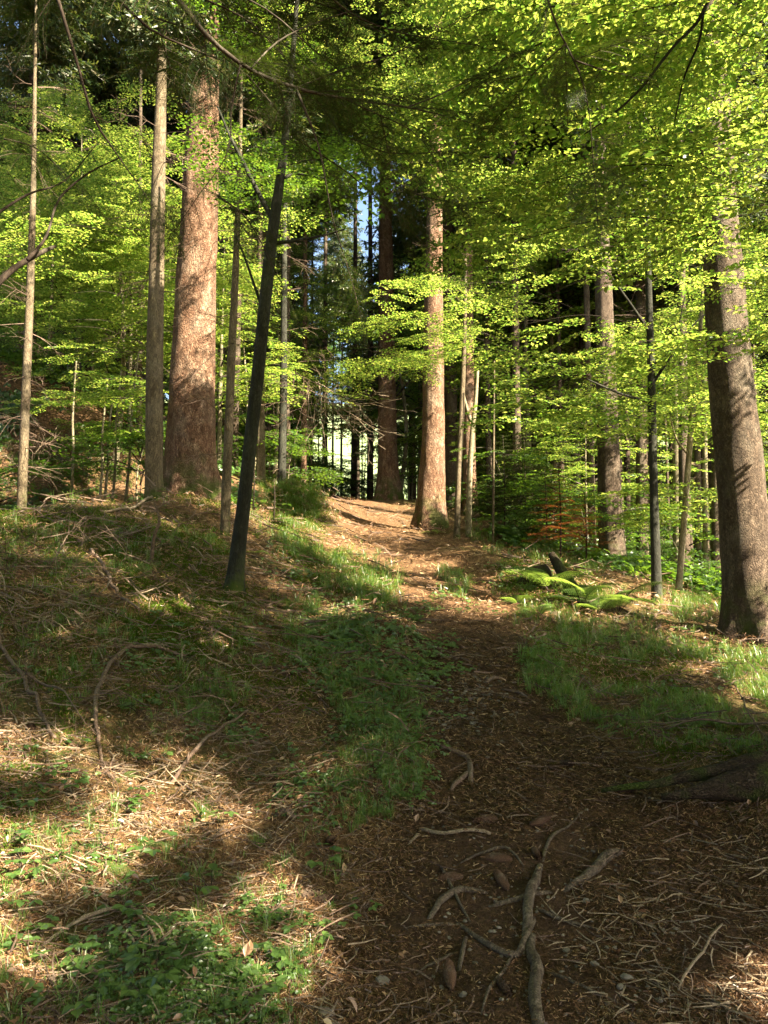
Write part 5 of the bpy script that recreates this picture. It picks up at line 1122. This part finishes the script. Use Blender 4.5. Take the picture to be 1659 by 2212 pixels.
grass_polys = [([(1130,1345),(1400,1380),(1720,1440),(1720,1660),(1450,1600),(1250,1560),(1130,1470)], 1500), ([(720,1260),(860,1300),(900,1500),(930,1640),(870,1760),(780,1800),(690,1640),(640,1450),(600,1300)], 650),
    ([(540,1110),(640,1140),(860,1250),(840,1310),(640,1230)], 360), ([(1080,1250),(1420,1300),(1400,1390),(1090,1340)], 130), ([(1420,1250),(1659,1290),(1659,1350),(1430,1330)], 200), ([(390,1450),(520,1480),(520,1620),(400,1560)], 110), ([(230,1630),(300,1640),(300,1740),(230,1740)], 60),
    ([(-60,1120),(480,1160),(480,1260),(-60,1240)], 240), ([(-60,1260),(760,1400),(760,2250),(-60,2250)], 420), ([(-60,1250),(820,1330),(760,1700),(500,1600),(-60,1520)], 330), ([(950,1235),(1020,1250),(1010,1290),(940,1280)], 40), ([(560,1060),(690,1050),(690,1135),(590,1130)], 380), ([(-60,900),(350,960),(350,1090),(-60,1090)], 260), ([(1000,1130),(1300,1180),(1300,1240),(1050,1190)], 260)]
lay('grass', 'green woodland grass on the slope and along the path', TUFT + SHORT, (lambda G: G[vnoise(G[:, 0] * 1.7, G[:, 1] * 1.7, 66) > .36])(floor_samples(g, 0, [(P, int(m * 1.45)) for P, m in grass_polys])), ['grass'], gr(.6, 1.0), 'grass', 5, .2, up=1)
def sorrel(seed, n=9):
    g = np.random.default_rng(seed); P, D, N_, S_ = [], [], [], []
    for k in range(n):
        q = np.array([g.normal(0, .05), g.normal(0, .05), g.uniform(.015, .05)]); a0 = g.uniform(0, 6.28); nn = [g.normal(0, .3), g.normal(0, .3), 1]; s_ = g.uniform(.014, .024)
        for e in range(3): a = a0 + e * 2.094; P.append(q); D.append([math.cos(a), math.sin(a), -.15]); N_.append(nn); S_.append(s_)
    V, Fq = leafgeo(P, D, N_, S_, 1.0, 0, .10); return V, Fq, np.zeros(len(Fq), int)
SOR = [sorrel(s) for s in range(4)]
sp_ = []
for c, r, s_, m in [(390,2035,45,70),(235,2085,40,60),(420,2120,55,90),(330,2180,50,70),(590,1980,40,40),(470,2190,60,70),(860,1620,50,80),(900,1450,40,80),(830,1540,60,100),(800,1450,60,100),(690,1720,50,40),(1150,1430,25,20),(560,2080,50,50),(760,1380,60,80),(880,1350,40,50),(660,1680,60,40),(200,1870,60,30),(60,1700,50,24),(640,1250,60,50),(1000,1290,40,20),(1130,1220,40,50),(700,1420,70,70),(1480,1420,120,60),(880,1700,40,40),(470,1560,60,30),(350,1420,60,30)]:
    m = int(m * .6); sp_.append(np.stack([g.normal(c, s_, m), g.normal(r, s_ * .7, m)], -1))
sp_ = np.concatenate(sp_); Gs, ok = ground_hit(sp_[:, 0], sp_[:, 1])
lay('wood_sorrel', 'patches of three-lobed wood sorrel on the ground', SOR, Gs[ok], ['herb'], lambda G, g: np.clip(G[:, 1] / 5, .7, 1.7) * g.uniform(.8, 1.2, len(G)), 'ground cover', 6, .1)
MOS = [protos_flat(s + 30, 60, .09, (.012, .03), (.003, .006), .02, False, 1.2) for s in range(3)]
moss_polys = [([(-60,1090),(300,1110),(480,1160),(480,1260),(200,1230),(-60,1200)], 900), ([(-60,1230),(560,1260),(760,1420),(620,1560),(-60,1500)], 1100), ([(560,1110),(700,1180),(860,1270),(820,1330),(620,1250)], 250), ([(250,1270),(520,1270),(520,1420),(280,1420)], 420), ([(90,1500),(200,1500),(220,1620),(100,1620)], 110), ([(280,1330),(440,1360),(420,1420),(280,1400)], 150), ([(30,1640),(90,1640),(80,1800),(-20,1850),(-40,1700)], 120), ([(1080,1200),(1260,1240),(1280,1300),(1100,1290)], 260), ([(1360,1590),(1600,1560),(1659,1640),(1450,1650)], 160), ([(570,1050),(690,1050),(690,1140),(600,1130)], 420), ([(380,1060),(490,1060),(490,1090),(390,1090)], 90), ([(1130,1350),(1500,1420),(1500,1520),(1150,1450)], 300)]
lay('moss', 'green moss cushions on the bank and slope', MOS, floor_samples(g, 0, moss_polys), ['moss'], lambda G, g: np.clip(G[:, 1] / 6, .7, 2) * g.uniform(.7, 1.2, len(G)), 'moss', 7, .15)
# undergrowth covering the ground of the wood further back
UG = [(V * .8, Fq, M) for V, Fq, M in (sorrel(70, 14), sorrel(71, 14))]
n = 7000; y = g.uniform(15, 48, n); c = g.uniform(-150, 1820, n); x = (c * K - 384) / F * y; kp = (pathness(x, y) < .3) & ~((c > 540) & (c < 1090) & (y < 28)) & ~((x < -3.5) & (y < 20) & (vnoise(x * 1.2, y * 1.2, 55) < .62)); Gu = np.stack([x, y, H(x, y)], -1)[kp]
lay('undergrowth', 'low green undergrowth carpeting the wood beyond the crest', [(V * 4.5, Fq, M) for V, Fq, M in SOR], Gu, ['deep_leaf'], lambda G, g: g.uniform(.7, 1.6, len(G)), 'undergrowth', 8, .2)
# closed wood far behind
acc = Acc(); n = 6500; a = g.uniform(-.62, .62, n); d = g.uniform(66, 80, n); z = g.uniform(0, 1, n) ** 1.0 * 22; x = d * np.sin(a); y = d * np.cos(a); gap = (np.abs(a + .052) < .045) & (z < 18)
k = ~gap & ((np.abs(a + .03) > .10) | (g.random(n) < .25)); base_z = np.clip(H(np.clip(x, -33, 33), np.clip(y, -13, 83), False), -2, 8)
X = np.stack([g.normal(0, 1, n), g.normal(0, 1, n), g.normal(-.3, .3, n)], -1)
scatter(acc, BOUGH_FAR, g.integers(0, 2, k.sum()), basis(X[k], [0, 0, 1.]), np.stack([x, y, base_z + z], -1)[k], g.uniform(.8, 1.7, k.sum()))
tag(ob('distant_woods', acc.mesh('distant_woods', ['deep_leaf', 'twig'])), 'closed spruce wood far behind the trees', 'woods', kind='stuff')

g = np.random.default_rng(77); gp0 = None
for k, (c, y) in enumerate([(668,36),(686,47),(701,39),(719,56),(737,52),(763,38),(781,50),(799,35)]):
    x = cr(c, y); z = float(H(x, y))
    if gp0 is None:
        gp0 = thing('thin_spruce', 'bare thin trunk standing against the light at the end of the path', 'tree', (x, y, z), 'thin trunks at the end of the path'); P = np.array([[0, 0, -.5], [.05, 0, 6], [0, .05, 18]])
        ob('trunk', mesh('trunk', *tube(*resample(P, [.11, .08, .03], .5)[:2], 8, .05, 1), ['grey_bark'], smooth=True), gp0); c_ = ob('crown', SPR_ME[1][0], gp0); c_.scale = (.75, .75, .75); c_.location = (0, 0, 9)
    else: dup(gp0, (x, y, z), k * 1.1, g.choice([.55, .8, 1.0, 1.5]))

for k, (c, y, sc) in enumerate([(690,60,1.3),(740,66,1.6),(790,62,1.3)]): dup(sap[k], (cr(c, y), y, float(H(cr(c, y), y)) - 1.5), k * 2.0, sc, 'pale sunlit young beech far beyond the end of the path', 'sunlit beeches beyond the path')

for k, (c, y, sc) in enumerate([(680,33,1.0),(700,37,1.3),(722,35,.9),(745,40,1.4),(768,36,1.0),(790,38,1.2),(712,45,1.8),(756,48,2.0),(780,44,1.6),(690,42,1.6)]): dup(low[k % 2], (cr(c, y), y, float(H(cr(c, y), y))), k * 2.0, sc, 'low bush in the light at the end of the path', 'bushes at the end of the path')

g = np.random.default_rng(79)
for k in range(6):
    c, y = g.uniform(-60, 330), g.uniform(15.5, 19.5); dup(low[k % 2], (cr(c, y), y, float(H(cr(c, y), y))), k * 2.0, g.uniform(.7, 1.3), 'green seedling growing on the far-side earth bank', 'seedlings on the earth bank')

g = np.random.default_rng(83); n = 0
while n < 56:
    c, y = (g.uniform(1330, 1659) if g.random() < .5 else g.uniform(1040, 1330) if g.random() < .6 else g.uniform(470, 660)), g.uniform(21, 40); x = cr(c, y)
    if any((x - a) ** 2 + (y - b) ** 2 < 1.2 for a, b in occupied): continue
    occupied.append((x, y)); n += 1; dup(gp0, (x, y, float(H(x, y))), n * 1.3, g.uniform(.7, 1.35), 'slender distant spruce pole standing in the layered wood', 'slender spruce poles of the wood')
k = 0
for c, r in zip(g.uniform(0, 640, 60), g.uniform(1620, 2190, 60)):
    if k >= 22 or not (c < 250 + (r - 1600) * .7): continue
    root = thing('seedling', 'small green seedling among the needles at the lower left', 'plant', gp(c, r), 'seedlings at the lower left'); o = ob('leaves', BR[k % 6], root); o.scale = (g.uniform(.07, .12),) * 3; o.rotation_euler = (0, 0, k * 1.7); k += 1
